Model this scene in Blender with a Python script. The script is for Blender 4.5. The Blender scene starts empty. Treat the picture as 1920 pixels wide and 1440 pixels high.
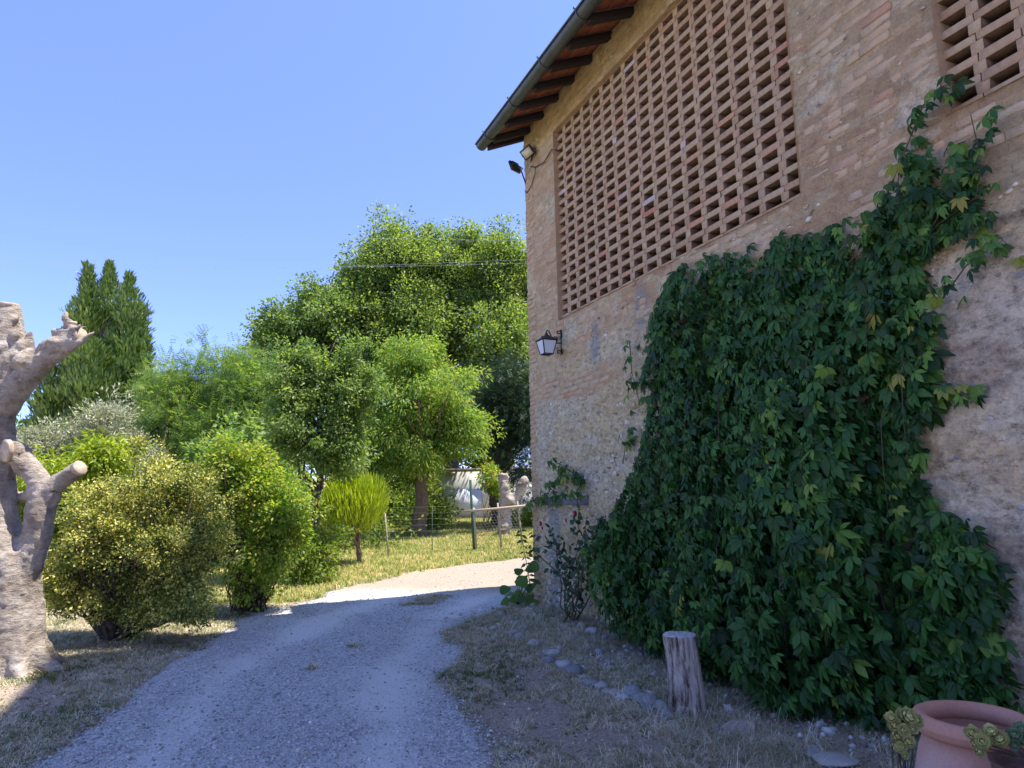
import bpy, math, random
import numpy as np
from mathutils import Vector, Matrix, noise as mnoise
random.seed(7); rng = np.random.default_rng(7)
scene = bpy.context.scene
col = scene.collection
R = math.radians

# ------------------------------------------------------------ camera, sky, sun, exposure
FPX, PITCH, ROLL, EYE = 1290.0, R(8.8), R(-1.08), 1.6
cam = bpy.data.cameras.new('camera'); cam_o = bpy.data.objects.new('camera', cam); col.objects.link(cam_o)
cam.sensor_width = 36; cam.lens = FPX/1920*36; cam.clip_start = .05; cam.clip_end = 2000
cam_o.matrix_world = Matrix.Translation((0, 0, EYE)) @ Matrix.Rotation(math.pi/2+PITCH, 4, 'X') @ Matrix.Rotation(ROLL, 4, 'Z')
scene.camera = cam_o
SUN = Vector((.366, -.010, .930)).normalized()      # direction to the sun
w = bpy.data.worlds.new('World'); scene.world = w; w.use_nodes = True
nt = w.node_tree; nt.nodes.clear()
sky = nt.nodes.new('ShaderNodeTexSky'); sky.sky_type = 'NISHITA'; sky.sun_disc = False
sky.sun_elevation = math.asin(SUN.z); sky.sun_rotation = math.atan2(SUN.x, SUN.y)
sky.altitude = 100; sky.air_density = .7; sky.dust_density = .0; sky.ozone_density = 3
hs = nt.nodes.new('ShaderNodeMix'); hs.data_type = 'RGBA'; hs.blend_type = 'MULTIPLY'; hs.inputs[0].default_value = 1
hs.inputs[7].default_value = (.97, .87, .90, 1)
tc = nt.nodes.new('ShaderNodeTexCoord'); sx = nt.nodes.new('ShaderNodeSeparateXYZ'); nt.links.new(tc.outputs['Generated'], sx.inputs[0])
er = nt.nodes.new('ShaderNodeValToRGB'); e0 = er.color_ramp.elements; e0[0].position = 0; e0[0].color = (.46, .50, .80, 1); e0[1].position = .7; e0[1].color = (.86, .86, .95, 1); nt.links.new(sx.outputs[2], er.inputs[0])
hs2 = nt.nodes.new('ShaderNodeMix'); hs2.data_type = 'RGBA'; hs2.blend_type = 'MULTIPLY'; hs2.inputs[0].default_value = 1
bg = nt.nodes.new('ShaderNodeBackground'); bg.inputs['Strength'].default_value = .15
wo = nt.nodes.new('ShaderNodeOutputWorld')
nt.links.new(sky.outputs[0], hs.inputs[6]); nt.links.new(hs.outputs[2], hs2.inputs[6]); nt.links.new(er.outputs[0], hs2.inputs[7]); nt.links.new(hs2.outputs[2], bg.inputs[0]); nt.links.new(bg.outputs[0], wo.inputs[0])
sl = bpy.data.lights.new('sun', 'SUN'); sl.energy = 2.9; sl.angle = R(.5); sl.color = (1, .94, .84)
so = bpy.data.objects.new('sun', sl); col.objects.link(so); so.rotation_euler = SUN.to_track_quat('Z', 'Y').to_euler()
scene.view_settings.view_transform = 'Standard'; scene.view_settings.look = 'None'
scene.view_settings.exposure = 1.82; scene.view_settings.gamma = 1; scene.view_settings.use_curve_mapping = False
scene.render.engine = 'CYCLES'; scene.cycles.max_bounces = 6; scene.cycles.transparent_max_bounces = 4
scene.cycles.diffuse_bounces = 4; scene.cycles.glossy_bounces = 2; scene.cycles.transmission_bounces = 4
scene.cycles.use_denoising = True

# ------------------------------------------------------------ places
CM = np.array(cam_o.matrix_world.to_3x3())
def at(px, py, Y):                       # the point at depth Y that the photograph shows at a pixel
    v = CM @ np.array([px-960, 720-py, -FPX]); v = v/v[1]*Y
    return np.array([v[0], v[1], v[2]+EYE])
def gz(x, y):
    x = np.asarray(x, float); y = np.asarray(y, float)
    t = np.maximum(0, y-10.); r = .035*t*t/(t+1.2)
    return r*(1-.25*np.clip((y-30)/60, 0, 1))
def gpt(px, py):                         # the ground point at a pixel
    lo, hi = 1., 120.
    for _ in range(50):
        m = (lo+hi)/2; p = at(px, py, m)
        if p[2] > gz(p[0], p[1]): lo = m
        else: hi = m
    return at(px, py, lo)
ANG = R(23.359); C0 = np.array([.2734, 10.358, 0.])
U = np.array([math.sin(ANG), -math.cos(ANG), 0.]); VI = np.array([math.cos(ANG), math.sin(ANG), 0.])
def W(s, o, z):                          # facade coordinates: along, outward, up
    s, o, z = np.broadcast_arrays(np.asarray(s, float), np.asarray(o, float), np.asarray(z, float))
    return C0 + s[..., None]*U - o[..., None]*VI + z[..., None]*np.array([0, 0, 1.])
def facade(px, py, off=0):               # (s, z) of a pixel on the facade pushed out by off
    v = CM @ np.array([px-960, 720-py, -FPX]); t = (VI@C0-off)/(VI@v); p = v*t+[0, 0, EYE]
    return U@(p-C0), p[2]

# ------------------------------------------------------------ noise
def vnoise(x, y, seed=0):
    xi = np.floor(x).astype(np.int64); yi = np.floor(y).astype(np.int64); fx = x-xi; fy = y-yi
    fx = fx*fx*(3-2*fx); fy = fy*fy*(3-2*fy)
    def h(a, b):
        n = (a*374761393+b*668265263+seed*1442695041) & 0xffffffff
        n = ((n ^ (n >> 13))*1274126177) & 0xffffffff
        return ((n ^ (n >> 16)) & 0xffff)/65535.
    return (h(xi, yi)*(1-fx)+h(xi+1, yi)*fx)*(1-fy)+(h(xi, yi+1)*(1-fx)+h(xi+1, yi+1)*fx)*fy
def fbm(x, y, seed=0, o=4):
    r = 0; a = .5; t = 0
    for i in range(o):
        r = r+a*vnoise(x*2**i, y*2**i, seed+i*17); t += a; a *= .55
    return r/t
def sstep(a, b, x):
    t = np.clip((x-a)/(b-a), 0, 1); return t*t*(3-2*t)

# ------------------------------------------------------------ mesh + object helpers
def mesh(name, V, F, mat=None, attrs=None, smooth=False):
    """F: int array (n,3) or (n,4), or a list of such arrays"""
    V = np.ascontiguousarray(V, np.float32).reshape(-1, 3)
    if not isinstance(F, list): F = [F]
    F = [np.asarray(f, np.int32) for f in F if len(f)]
    me = bpy.data.meshes.new(name)
    idx = np.concatenate([f.ravel() for f in F]); tot = np.concatenate([np.full(len(f), f.shape[1], np.int32) for f in F])
    st = np.concatenate([[0], np.cumsum(tot)[:-1]]).astype(np.int32)
    me.vertices.add(len(V)); me.vertices.foreach_set('co', V.ravel())
    me.loops.add(len(idx)); me.loops.foreach_set('vertex_index', idx)
    me.polygons.add(len(tot)); me.polygons.foreach_set('loop_start', st); me.polygons.foreach_set('loop_total', tot)
    if smooth: me.polygons.foreach_set('use_smooth', np.ones(len(tot), bool))
    for k, a in (attrs or {}).items():
        a = np.asarray(a, np.float32)
        if a.ndim == 1: at_ = me.attributes.new(k, 'FLOAT', 'POINT'); at_.data.foreach_set('value', a)
        else:
            at_ = me.attributes.new(k, 'FLOAT_COLOR', 'POINT')
            at_.data.foreach_set('color', np.concatenate([a, np.ones((len(a), 1), np.float32)], 1).ravel())
    if mat: me.materials.append(mat)
    me.update(calc_edges=True); me.validate()
    return me
def tagit(o, label=None, cat=None, group=None, kind=None):
    for k, v in (('label', label), ('category', cat), ('group', group), ('kind', kind)):
        if v: o[k] = v
    return o
def link(name, me, parent=None, loc=None):
    o = bpy.data.objects.new(name, me); col.objects.link(o)
    if parent is not None: o.parent = parent
    if loc is not None: o.location = loc
    return o
def empty(name, loc, label, cat, group=None, rz=0):
    o = bpy.data.objects.new(name, None); col.objects.link(o); o.location = loc; o.rotation_euler.z = rz
    o.empty_display_size = .1
    return tagit(o, label, cat, group)
def part(name, V, F, mat, parent, attrs=None, smooth=False, base=None):
    """V in world coordinates; parent an unrotated empty (or object) at base"""
    b = np.array(parent.location if base is None else base)
    return link(name, mesh(name, np.asarray(V)-b, F, mat, attrs, smooth), parent)
def box_vf(x0, x1, y0, y1, z0, z1):
    V = np.array([[x, y, z] for z in (z0, z1) for y in (y0, y1) for x in (x0, x1)], float)
    F = np.array([[0, 2, 3, 1], [4, 5, 7, 6], [0, 1, 5, 4], [2, 6, 7, 3], [0, 4, 6, 2], [1, 3, 7, 5]])
    return V, F
def rough_box(x0, x1, y0, y1, z0, z1, j=.004, bev=.006):
    """chamfered, slightly uneven box: 24 verts"""
    c = []
    for sx in (0, 1):
        for sy in (0, 1):
            for sz in (0, 1):
                jx, jy, jz = [random.uniform(-j, j) for _ in range(3)]
                X = (x0, x1)[sx]+jx; Y = (y0, y1)[sy]+jy; Z = (z0, z1)[sz]+jz
                bx, by, bz = [(bev if k == 0 else -bev)*random.uniform(.5, 1.5) for k in (sx, sy, sz)]
                c.append([(X, Y+by, Z+bz), (X+bx, Y, Z+bz), (X+bx, Y+by, Z)])
    V = np.array(c).reshape(-1, 3)
    def i(sx, sy, sz, k): return ((sx*2+sy)*2+sz)*3+k
    Q = []; T = []
    for s in (0, 1):
        Q += [[i(s, 0, 0, 0), i(s, 1, 0, 0), i(s, 1, 1, 0), i(s, 0, 1, 0)]]
        Q += [[i(0, s, 0, 1), i(1, s, 0, 1), i(1, s, 1, 1), i(0, s, 1, 1)]]
        Q += [[i(0, 0, s, 2), i(1, 0, s, 2), i(1, 1, s, 2), i(0, 1, s, 2)]]
        for t in (0, 1):
            Q += [[i(s, t, 0, 0), i(s, t, 1, 0), i(s, t, 1, 1), i(s, t, 0, 1)]]
            Q += [[i(s, 0, t, 0), i(s, 1, t, 0), i(s, 1, t, 2), i(s, 0, t, 2)]]
            Q += [[i(0, s, t, 1), i(1, s, t, 1), i(1, s, t, 2), i(0, s, t, 2)]]
            for u in (0, 1): T += [[i(s, t, u, 0), i(s, t, u, 1), i(s, t, u, 2)]]
    Q = np.array(Q); T = np.array(T); cen = V.mean(0)
    def fix(F):
        out = []
        for f in F:
            p = V[f]; n = np.cross(p[1]-p[0], p[2]-p[0])
            out.append(f if n@(p.mean(0)-cen) > 0 else f[::-1])
        return np.array(out)
    return V, [fix(Q), fix(T)]
class MB:
    """collects several shapes into one mesh"""
    def __init__(s): s.V = []; s.F3 = []; s.F4 = []; s.n = 0; s.A = {}
    def add(s, V, F, **attrs):
        V = np.asarray(V, float).reshape(-1, 3)
        for f in (F if isinstance(F, list) else [F]):
            f = np.asarray(f)
            if len(f): (s.F3 if f.shape[1] == 3 else s.F4).append(f+s.n)
        for k, v in attrs.items(): s.A.setdefault(k, []).append(np.broadcast_to(np.asarray(v, float), (len(V),)+np.shape(v)) if np.ndim(v) == 0 else (np.tile(v, (len(V), 1)) if np.ndim(v) == 1 and len(v) == 3 and len(V) != 3 else v))
        s.V.append(V); s.n += len(V); return s
    def get(s):
        F = [np.concatenate(f) for f in (s.F3, s.F4) if f]
        return np.concatenate(s.V), F, {k: np.concatenate(v) for k, v in s.A.items()}
    def build(s, name, mat, parent=None, smooth=False, base=None):
        V, F, A = s.get()
        if parent is None:
            b = np.zeros(3) if base is None else np.asarray(base, float)
            return link(name, mesh(name, V-b, F, mat, A, smooth), None, b)
        return part(name, V, F, mat, parent, A, smooth, base)
def tube(P, r, n=8, cap=True, wob=0):
    P = np.asarray(P, float); r = np.broadcast_to(np.asarray(r, float), (len(P),)).copy()
    T = np.gradient(P, axis=0); T /= np.linalg.norm(T, axis=1)[:, None]+1e-9
    a = np.array([0, 0, 1.]) if abs(T[0][2]) < .9 else np.array([1., 0, 0])
    V = []
    for i in range(len(P)):
        b = np.cross(T[i], a); b /= np.linalg.norm(b); a = np.cross(b, T[i])
        th = np.arange(n)/n*2*np.pi
        rr = r[i]*(1+wob*(rng.random(n)-.5)) if wob else r[i]
        V.append(P[i]+(np.cos(th)*rr)[:, None]*b+(np.sin(th)*rr)[:, None]*a)
    V = np.concatenate(V); k = np.arange(n); F = []
    for i in range(len(P)-1):
        F.append(np.stack([i*n+k, (i+1)*n+k, (i+1)*n+(k+1) % n, i*n+(k+1) % n], 1))
    F = [np.concatenate(F)]
    if cap:
        V = np.concatenate([V, P[:1], P[-1:]]); m = len(P)*n
        F.append(np.concatenate([np.stack([np.full(n, m), k, (k+1) % n], 1), np.stack([np.full(n, m+1), (len(P)-1)*n+(k+1) % n, (len(P)-1)*n+k], 1)]))
    return V, F
def lathe(prof, c, n=48, jit=0):
    prof = np.asarray(prof, float); th = np.arange(n)/n*2*np.pi; V = []
    for r, z in prof: V.append(np.stack([c[0]+r*np.cos(th), c[1]+r*np.sin(th), np.full(n, c[2]+z)], 1))
    V = np.concatenate(V); k = np.arange(n)
    F = np.concatenate([np.stack([i*n+k, i*n+(k+1) % n, (i+1)*n+(k+1) % n, (i+1)*n+k], 1) for i in range(len(prof)-1)])
    return V, [F]
def ico(sub=1):
    import bmesh
    bm = bmesh.new(); bmesh.ops.create_icosphere(bm, subdivisions=sub, radius=1)
    V = np.array([v.co[:] for v in bm.verts]); F = np.array([[v.index for v in f.verts] for f in bm.faces]); bm.free()
    return V, F
ICO1, ICO2 = ico(1), ico(2)
def stone_vf(c, sx, sy, sz, rz=0, seed=0, hi=False, lump=.22):
    V, F = (ICO2 if hi else ICO1); V = V.copy()
    k = np.array([1+lump*mnoise.noise(Vector(v)*1.3+Vector((seed*3.1, seed, 0))) for v in V]); V = V*k[:, None]*[sx, sy, sz]
    c_, s_ = math.cos(rz), math.sin(rz); V = V@np.array([[c_, s_, 0], [-s_, c_, 0], [0, 0, 1]])
    return V+np.asarray(c), F

# ------------------------------------------------------------ materials
def newmat(name):
    m = bpy.data.materials.new(name); m.use_nodes = True; n = m.node_tree; n.nodes.clear()
    return m, n, n.nodes.new, n.links.new
def N(nt, t, **kw):
    n = nt.nodes.new('ShaderNode'+t)
    for k, v in kw.items():
        if k.startswith('i_'): n.inputs[int(k[2:]) if k[2:].isdigit() else k[2:]].default_value = v
        else: setattr(n, k, v)
    return n
def ramp(nt, fac, stops):
    r = nt.nodes.new('ShaderNodeValToRGB'); e = r.color_ramp.elements
    while len(e) > 1: e.remove(e[-1])
    e[0].position, e[0].color = stops[0][0], (*stops[0][1], 1)
    for p, c in stops[1:]: x = e.new(p); x.color = (*c, 1)
    if fac is not None: nt.links.new(fac, r.inputs[0])
    return r.outputs[0]
def mixc(nt, fac, a, b, mode='MIX'):
    m = nt.nodes.new('ShaderNodeMix'); m.data_type = 'RGBA'; m.blend_type = mode
    for v, i in ((fac, 0), (a, 6), (b, 7)):
        if isinstance(v, bpy.types.NodeSocket): nt.links.new(v, m.inputs[i])
        else: m.inputs[i].default_value = v if i == 0 else (*v, 1)
    return m.outputs[2]
def math_(nt, op, a, b=0):
    m = nt.nodes.new('ShaderNodeMath'); m.operation = op
    for v, i in ((a, 0), (b, 1)):
        if isinstance(v, bpy.types.NodeSocket): nt.links.new(v, m.inputs[i])
        else: m.inputs[i].default_value = v
    return m.outputs[0]
def tex(nt, kind, scale, vec=None, **kw):
    t = nt.nodes.new('ShaderNodeTex'+kind)
    if 'Scale' in t.inputs: t.inputs['Scale'].default_value = scale
    for k, v in kw.items():
        if k in t.inputs: t.inputs[k].default_value = v
        else: setattr(t, k, v)
    if vec is not None: nt.links.new(vec, t.inputs['Vector'])
    return t
def coord(nt, stretch=None, kind='Object'):
    c = nt.nodes.new('ShaderNodeTexCoord').outputs[kind]
    if stretch:
        m = nt.nodes.new('ShaderNodeMapping'); m.inputs['Scale'].default_value = stretch; nt.links.new(c, m.inputs[0]); c = m.outputs[0]
    return c
def finish(m, nt, color, rough=.8, height=None, bump=.5, dist=.01, spec=.3, metal=0):
    p = nt.nodes.new('ShaderNodeBsdfPrincipled'); o = nt.nodes.new('ShaderNodeOutputMaterial')
    if isinstance(color, bpy.types.NodeSocket): nt.links.new(color, p.inputs['Base Color'])
    else: p.inputs['Base Color'].default_value = (*color, 1)
    if isinstance(rough, bpy.types.NodeSocket): nt.links.new(rough, p.inputs['Roughness'])
    else: p.inputs['Roughness'].default_value = rough
    p.inputs['Specular IOR Level'].default_value = spec; p.inputs['Metallic'].default_value = metal
    if height is not None:
        b = nt.nodes.new('ShaderNodeBump'); b.inputs['Strength'].default_value = bump; b.inputs['Distance'].default_value = dist
        nt.links.new(height, b.inputs['Height']); nt.links.new(b.outputs[0], p.inputs['Normal'])
    nt.links.new(p.outputs[0], o.inputs[0]); return p
def simple(name, c1, c2, scale=20, rough=.8, bump=.4, dist=.005, stretch=None, spec=.3, metal=0, detail=6):
    m, nt, _, _ = newmat(name)
    v = coord(nt, stretch); t = tex(nt, 'Noise', scale, v, Detail=detail, Roughness=.65)
    finish(m, nt, ramp(nt, t.outputs[0], [(.3, c1), (.7, c2)]), rough, t.outputs[0], bump, dist, spec, metal); return m
def attr(nt, name, out='Fac'):
    a = nt.nodes.new('ShaderNodeAttribute'); a.attribute_name = name; return a.outputs[out]

def leafmat(name, stops, trans=.35, rough=.45, spec=.35, tcol=(1.35, 1.3, .5), objrand=False, vein=False):
    m, nt, new, lk = newmat(name)
    if objrand: f = nt.nodes.new('ShaderNodeObjectInfo').outputs['Random']
    else: f = attr(nt, 'rnd')
    c = ramp(nt, f, stops)
    p = nt.nodes.new('ShaderNodeBsdfPrincipled'); lk(c, p.inputs['Base Color']); p.inputs['Roughness'].default_value = rough
    p.inputs['Specular IOR Level'].default_value = spec
    if vein:
        t = tex(nt, 'Noise', 60, coord(nt), Detail=3); b = nt.nodes.new('ShaderNodeBump'); b.inputs['Strength'].default_value = .35; b.inputs['Distance'].default_value = .004
        lk(t.outputs[0], b.inputs['Height']); lk(b.outputs[0], p.inputs['Normal'])
    tr = nt.nodes.new('ShaderNodeBsdfTranslucent'); lk(mixc(nt, 1., c, tcol, 'MULTIPLY'), tr.inputs['Color'])
    mx = nt.nodes.new('ShaderNodeMixShader'); mx.inputs[0].default_value = trans
    lk(p.outputs[0], mx.inputs[1]); lk(tr.outputs[0], mx.inputs[2])
    lk(mx.outputs[0], nt.nodes.new('ShaderNodeOutputMaterial').inputs[0]); return m

M = {}
M['oak'] = leafmat('oak_leaf', [(0, (0.076, 0.137, 0.046)), (.5, (0.180, 0.274, 0.069)), (1, (0.349, 0.425, 0.114))], 0.58)
M['cypress'] = leafmat('cypress_leaf', [(0, (0.071, 0.132, 0.034)), (.6, (0.150, 0.239, 0.061)), (1, (0.282, 0.353, 0.091))], .2)
M['olive'] = leafmat('olive_leaf', [(0, (0.209, 0.243, 0.132)), (.6, (0.402, 0.412, 0.265)), (1, (0.612, 0.589, 0.409))], .25, tcol=(1, 1.05, .7))
M['acacia'] = leafmat('acacia_leaf', [(0, (0.086, 0.170, 0.053)), (.5, (0.172, 0.291, 0.083)), (1, (0.333, 0.408, 0.129))], 0.58)
M['cherry'] = leafmat('cherry_leaf', [(0, (0.120, 0.216, 0.040)), (.5, (0.236, 0.372, 0.063)), (.9, (0.399, 0.506, 0.109)), (1, (0.505, 0.372, 0.129))], 0.58)
M['plum'] = leafmat('plum_leaf', [(0, (0.078, 0.153, 0.053)), (.5, (0.171, 0.277, 0.077)), (1, (0.342, 0.415, 0.143))], 0.58)
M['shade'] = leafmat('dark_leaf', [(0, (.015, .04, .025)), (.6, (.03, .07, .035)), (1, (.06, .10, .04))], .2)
M['holly'] = leafmat('variegated_leaf', [(0, (0.076, 0.122, 0.024)), (.40, (0.153, 0.204, 0.040)), (.60, (0.474, 0.440, 0.094)), (1, (0.750, 0.735, 0.239))], .28)
M['hazel'] = leafmat('shrub_leaf', [(0, (0.114, 0.209, 0.035)), (.6, (0.278, 0.403, 0.064)), (.85, (0.492, 0.506, 0.095)), (1, (0.624, 0.416, 0.127))], 0.58)
M['laurel'] = leafmat('yellowish_leaf', [(0, (0.160, 0.248, 0.025)), (.6, (0.334, 0.428, 0.048)), (1, (0.523, 0.553, 0.083))], 0.58)
M['heath'] = leafmat('heather_sprig', [(0, (0.168, 0.237, 0.019)), (.6, (0.350, 0.458, 0.034)), (1, (0.560, 0.633, 0.068))], .45)
M['under'] = leafmat('undergrowth_leaf', [(0, (0.068, 0.122, 0.025)), (.6, (0.171, 0.253, 0.041)), (1, (0.359, 0.415, 0.076))], 0.58)
VST = [(0, (.014, .048, .012)), (.5, (.036, .11, .022)), (.85, (.065, .17, .03)), (.97, (.15, .27, .04)), (1, (.30, .27, .05))]
M['vine'] = leafmat('vine_leaf', VST, .28, .42, .28, (1.1, 1.3, .4), vein=True)
M['vine_o'] = leafmat('vine_leaf_single', VST, .28, .42, .28, (1.1, 1.3, .4), objrand=True, vein=True)
M['rose_leaf'] = leafmat('rose_leaf', [(0, (.015, .05, .025)), (1, (.04, .10, .035))], .2)
M['broad'] = leafmat('broad_leaf', [(0, (.05, .12, .02)), (1, (.12, .22, .04))], .35, vein=True)
M['grass'] = leafmat('grass_blade', [(0, (.64, .52, .28)), (.35, (.54, .46, .20)), (.52, (.32, .36, .09)), (1, (.16, .27, .05))], .3, .7, .1, (1.05, 1.05, .7), objrand=True)
M['straw'] = leafmat('straw_blade', [(0, (.75, .70, .55)), (.35, (.70, .60, .43)), (.55, (.46, .37, .25)), (.75, (.36, .30, .20)), (.85, (.24, .26, .11)), (1, (.13, .19, .06))], .15, .75, .1, (1.05, 1, .8), objrand=True)
M['green_grass'] = leafmat('green_blade', [(0, (.05, .10, .02)), (.7, (.10, .17, .03)), (1, (.24, .23, .09))], .3, .6, .15, objrand=True)
M['bark'] = simple('dark_bark', (.04, .03, .024), (.13, .10, .075), 9, .9, .9, .02, (3, 3, .5))
M['bark_brown'] = simple('brown_bark', (.09, .055, .035), (.26, .17, .11), 9, .9, .8, .015, (3, 3, .5))
M['stem'] = simple('vine_stem', (.05, .035, .022), (.14, .10, .06), 30, .85)
M['iron'] = simple('black_iron', (.012, .011, .012), (.03, .028, .03), 60, .45, .3, .001, spec=.5)
M['gutter'] = simple('gutter_metal', (.045, .055, .055), (.085, .095, .09), 6, .42, .15, .002, spec=.5, metal=.35)
M['rafter'] = simple('dark_rafter', (.012, .010, .012), (.05, .035, .03), 25, .85, .5, .004, (1, 6, 1))
M['tile_under'] = simple('terracotta_soffit', (.26, .075, .035), (.42, .15, .075), 14, .85, .25, .003)
M['tile_roof'] = simple('roof_tile', (.28, .13, .07), (.48, .28, .17), 8, .9, .5, .006)
M['terracotta'] = None

def brickmat(name, objrand, worn=False):
    m, nt, _, lk = newmat(name); c = coord(nt)
    f = nt.nodes.new('ShaderNodeObjectInfo').outputs['Random'] if objrand else attr(nt, 'rnd')
    base = ramp(nt, f, [(0, (.38, .25, .15)), (.2, (.45, .315, .19)), (.4, (.41, .275, .17)), (.62, (.48, .35, .215)), (.92, (.41, .30, .20)), (.96, (.50, .28, .17)), (.985, (.44, .20, .14)), (1, (.50, .46, .42))] if not worn else
                       [(0, (.46, .335, .21)), (.25, (.49, .365, .235)), (.5, (.47, .335, .21)), (.7, (.50, .385, .25)), (.88, (.46, .35, .235)), (.95, (.49, .32, .20)), (.985, (.44, .26, .17)), (1, (.54, .47, .35))])
    n1 = tex(nt, 'Noise', 14, c, Detail=8, Roughness=.7); n2 = tex(nt, 'Noise', 90, c, Detail=5, Roughness=.7)
    col_ = mixc(nt, .75, base, ramp(nt, n1.outputs[0], [(.25, (.62, .60, .58)), (.5, (1, 1, 1)), (.75, (1.25, 1.22, 1.15))]), 'MULTIPLY')
    col_ = mixc(nt, .5, col_, ramp(nt, n2.outputs[0], [(.3, (.7, .7, .7)), (.7, (1.25, 1.25, 1.25))]), 'MULTIPLY')
    h = math_(nt, 'ADD', n1.outputs[0], math_(nt, 'MULTIPLY', n2.outputs[0], .5))
    finish(m, nt, col_, .92, h, .7, .006, .15); return m
M['brick_o'] = brickmat('weathered_brick', True); M['brick'] = brickmat('weathered_brickwork', False)
M['raw'] = simple('raw_brick', (.10, .062, .045), (.24, .15, .10), 16, .95, .6, .004)  # darker brown painting shade onto the inner faces of the screen bricks
M['wbrick_o'] = brickmat('worn_wall_brick', True, True); M['wbrick'] = brickmat('worn_wall_brickwork', False, True)

# facade: colour comes with the surface, fine relief from nodes
m, nt, _, lk = newmat('old_masonry'); c = coord(nt)
sep = nt.nodes.new('ShaderNodeSeparateXYZ'); lk(c, sep.inputs[0]); cmb = nt.nodes.new('ShaderNodeCombineXYZ')
wn = tex(nt, 'Noise', 3, c, Detail=2); dz = math_(nt, 'MULTIPLY', math_(nt, 'SUBTRACT', wn.outputs[0], .5), .03)
lk(sep.outputs[0], cmb.inputs[0]); lk(math_(nt, 'ADD', sep.outputs[2], dz), cmb.inputs[1])
bt = nt.nodes.new('ShaderNodeTexBrick'); lk(cmb.outputs[0], bt.inputs[0]); bt.inputs['Scale'].default_value = 1
bt.inputs['Brick Width'].default_value = .28; bt.inputs['Row Height'].default_value = .07; bt.inputs['Mortar Size'].default_value = .007; bt.inputs['Mortar Smooth'].default_value = .8
bt.inputs['Color1'].default_value = (.84, .80, .76, 1); bt.inputs['Color2'].default_value = (1.12, 1.05, 1.0, 1); bt.inputs['Mortar'].default_value = (.97, .96, .93, 1)
bk = attr(nt, 'bk')
n1 = tex(nt, 'Noise', 9, c, Detail=10, Roughness=.72); n2 = tex(nt, 'Noise', 55, c, Detail=6, Roughness=.75)
wv_ = nt.nodes.new('ShaderNodeVectorMath'); wv_.operation = 'MULTIPLY_ADD'; lk(n2.outputs['Color'], wv_.inputs[0]); wv_.inputs[1].default_value = (.03, .03, .03); lk(c, wv_.inputs[2])
vo = tex(nt, 'Voronoi', 22, wv_.outputs[0], Randomness=1.); vo2 = tex(nt, 'Voronoi', 9, c, Randomness=1.)
colr = attr(nt, 'col', 'Color')
colr = mixc(nt, math_(nt, 'MULTIPLY', bk, .9), colr, bt.outputs[0], 'MULTIPLY')
rub = math_(nt, 'SUBTRACT', 1.0, bk)
pebc = ramp(nt, vo.outputs['Color'], [(.0, (.62, .61, .58)), (.25, (1, 1, 1)), (.75, (1, 1, 1)), (1, (1.45, 1.4, 1.32))])
colr = mixc(nt, math_(nt, 'MULTIPLY', rub, .55), colr, pebc, 'MULTIPLY')
n4 = tex(nt, 'Noise', 11, coord(nt, (1, 1, 1.7)), Detail=11, Roughness=.82)
edge = ramp(nt, n4.outputs[0], [(.35, (.20, .18, .155)), (.44, (.80, .78, .75)), (.52, (1.08, 1.08, 1.07)), (.62, (1.2, 1.2, 1.18)), (.72, (1.6, 1.58, 1.5))])
colr = mixc(nt, math_(nt, 'ADD', math_(nt, 'MULTIPLY', rub, .65), .33), colr, edge, 'MULTIPLY')
colr = mixc(nt, .8, colr, ramp(nt, n1.outputs[0], [(.25, (.62, .61, .60)), (.5, (1, 1, 1)), (.78, (1.3, 1.28, 1.22))]), 'MULTIPLY')
colr = mixc(nt, .6, colr, ramp(nt, n2.outputs[0], [(.3, (.62, .62, .62)), (.7, (1.3, 1.3, 1.3))]), 'MULTIPLY')
hh = math_(nt, 'ADD', math_(nt, 'MULTIPLY', n1.outputs[0], 1.3), math_(nt, 'MULTIPLY', n2.outputs[0], .8))
hh = math_(nt, 'ADD', hh, math_(nt, 'MULTIPLY', math_(nt, 'SUBTRACT', 1.0, bt.outputs['Fac']), math_(nt, 'MULTIPLY', bk, .35)))
hh = math_(nt, 'ADD', hh, math_(nt, 'MULTIPLY', math_(nt, 'SUBTRACT', .8, vo.outputs['Distance']), math_(nt, 'MULTIPLY', rub, .25)))
hh = math_(nt, 'ADD', hh, math_(nt, 'MULTIPLY', n4.outputs[0], 1.6))
finish(m, nt, colr, .95, hh, 1., .022, .1); M['wall'] = m
M['plain_wall'] = simple('plain_masonry', (.26, .19, .14), (.42, .33, .26), 5, .95, .7, .01, detail=12)
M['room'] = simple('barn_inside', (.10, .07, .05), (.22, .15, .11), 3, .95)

# ground and gravel
m, nt, _, lk = newmat('dry_soil'); c = coord(nt)
n1 = tex(nt, 'Noise', 1.3, c, Detail=8, Roughness=.65); n2 = tex(nt, 'Noise', 40, c, Detail=6, Roughness=.75); gr = attr(nt, 'green')
dry = ramp(nt, n2.outputs[0], [(.25, (.25, .195, .125)), (.5, (.46, .375, .245)), (.75, (.66, .56, .38))])
grn = ramp(nt, n2.outputs[0], [(.3, (.07, .08, .025)), (.7, (.17, .18, .06))])
cc = mixc(nt, gr, dry, grn); cc = mixc(nt, attr(nt, 'bare'), cc, ramp(nt, n2.outputs[0], [(.3, (.20, .16, .125)), (.7, (.50, .42, .33))]))
finish(m, nt, cc, .97, n2.outputs[0], .8, .02, .05); M['soil'] = m
m, nt, _, lk = newmat('gravel_bed'); c = coord(nt)
vo = tex(nt, 'Voronoi', 48, c); vo2 = tex(nt, 'Voronoi', 105, c); n1 = tex(nt, 'Noise', .9, c, Detail=5); n2 = tex(nt, 'Noise', 120, c, Detail=4)
peb = ramp(nt, vo.outputs['Color'], [(0, (.27, .27, .27)), (.5, (.40, .395, .385)), (1, (.57, .56, .53))])
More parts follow.
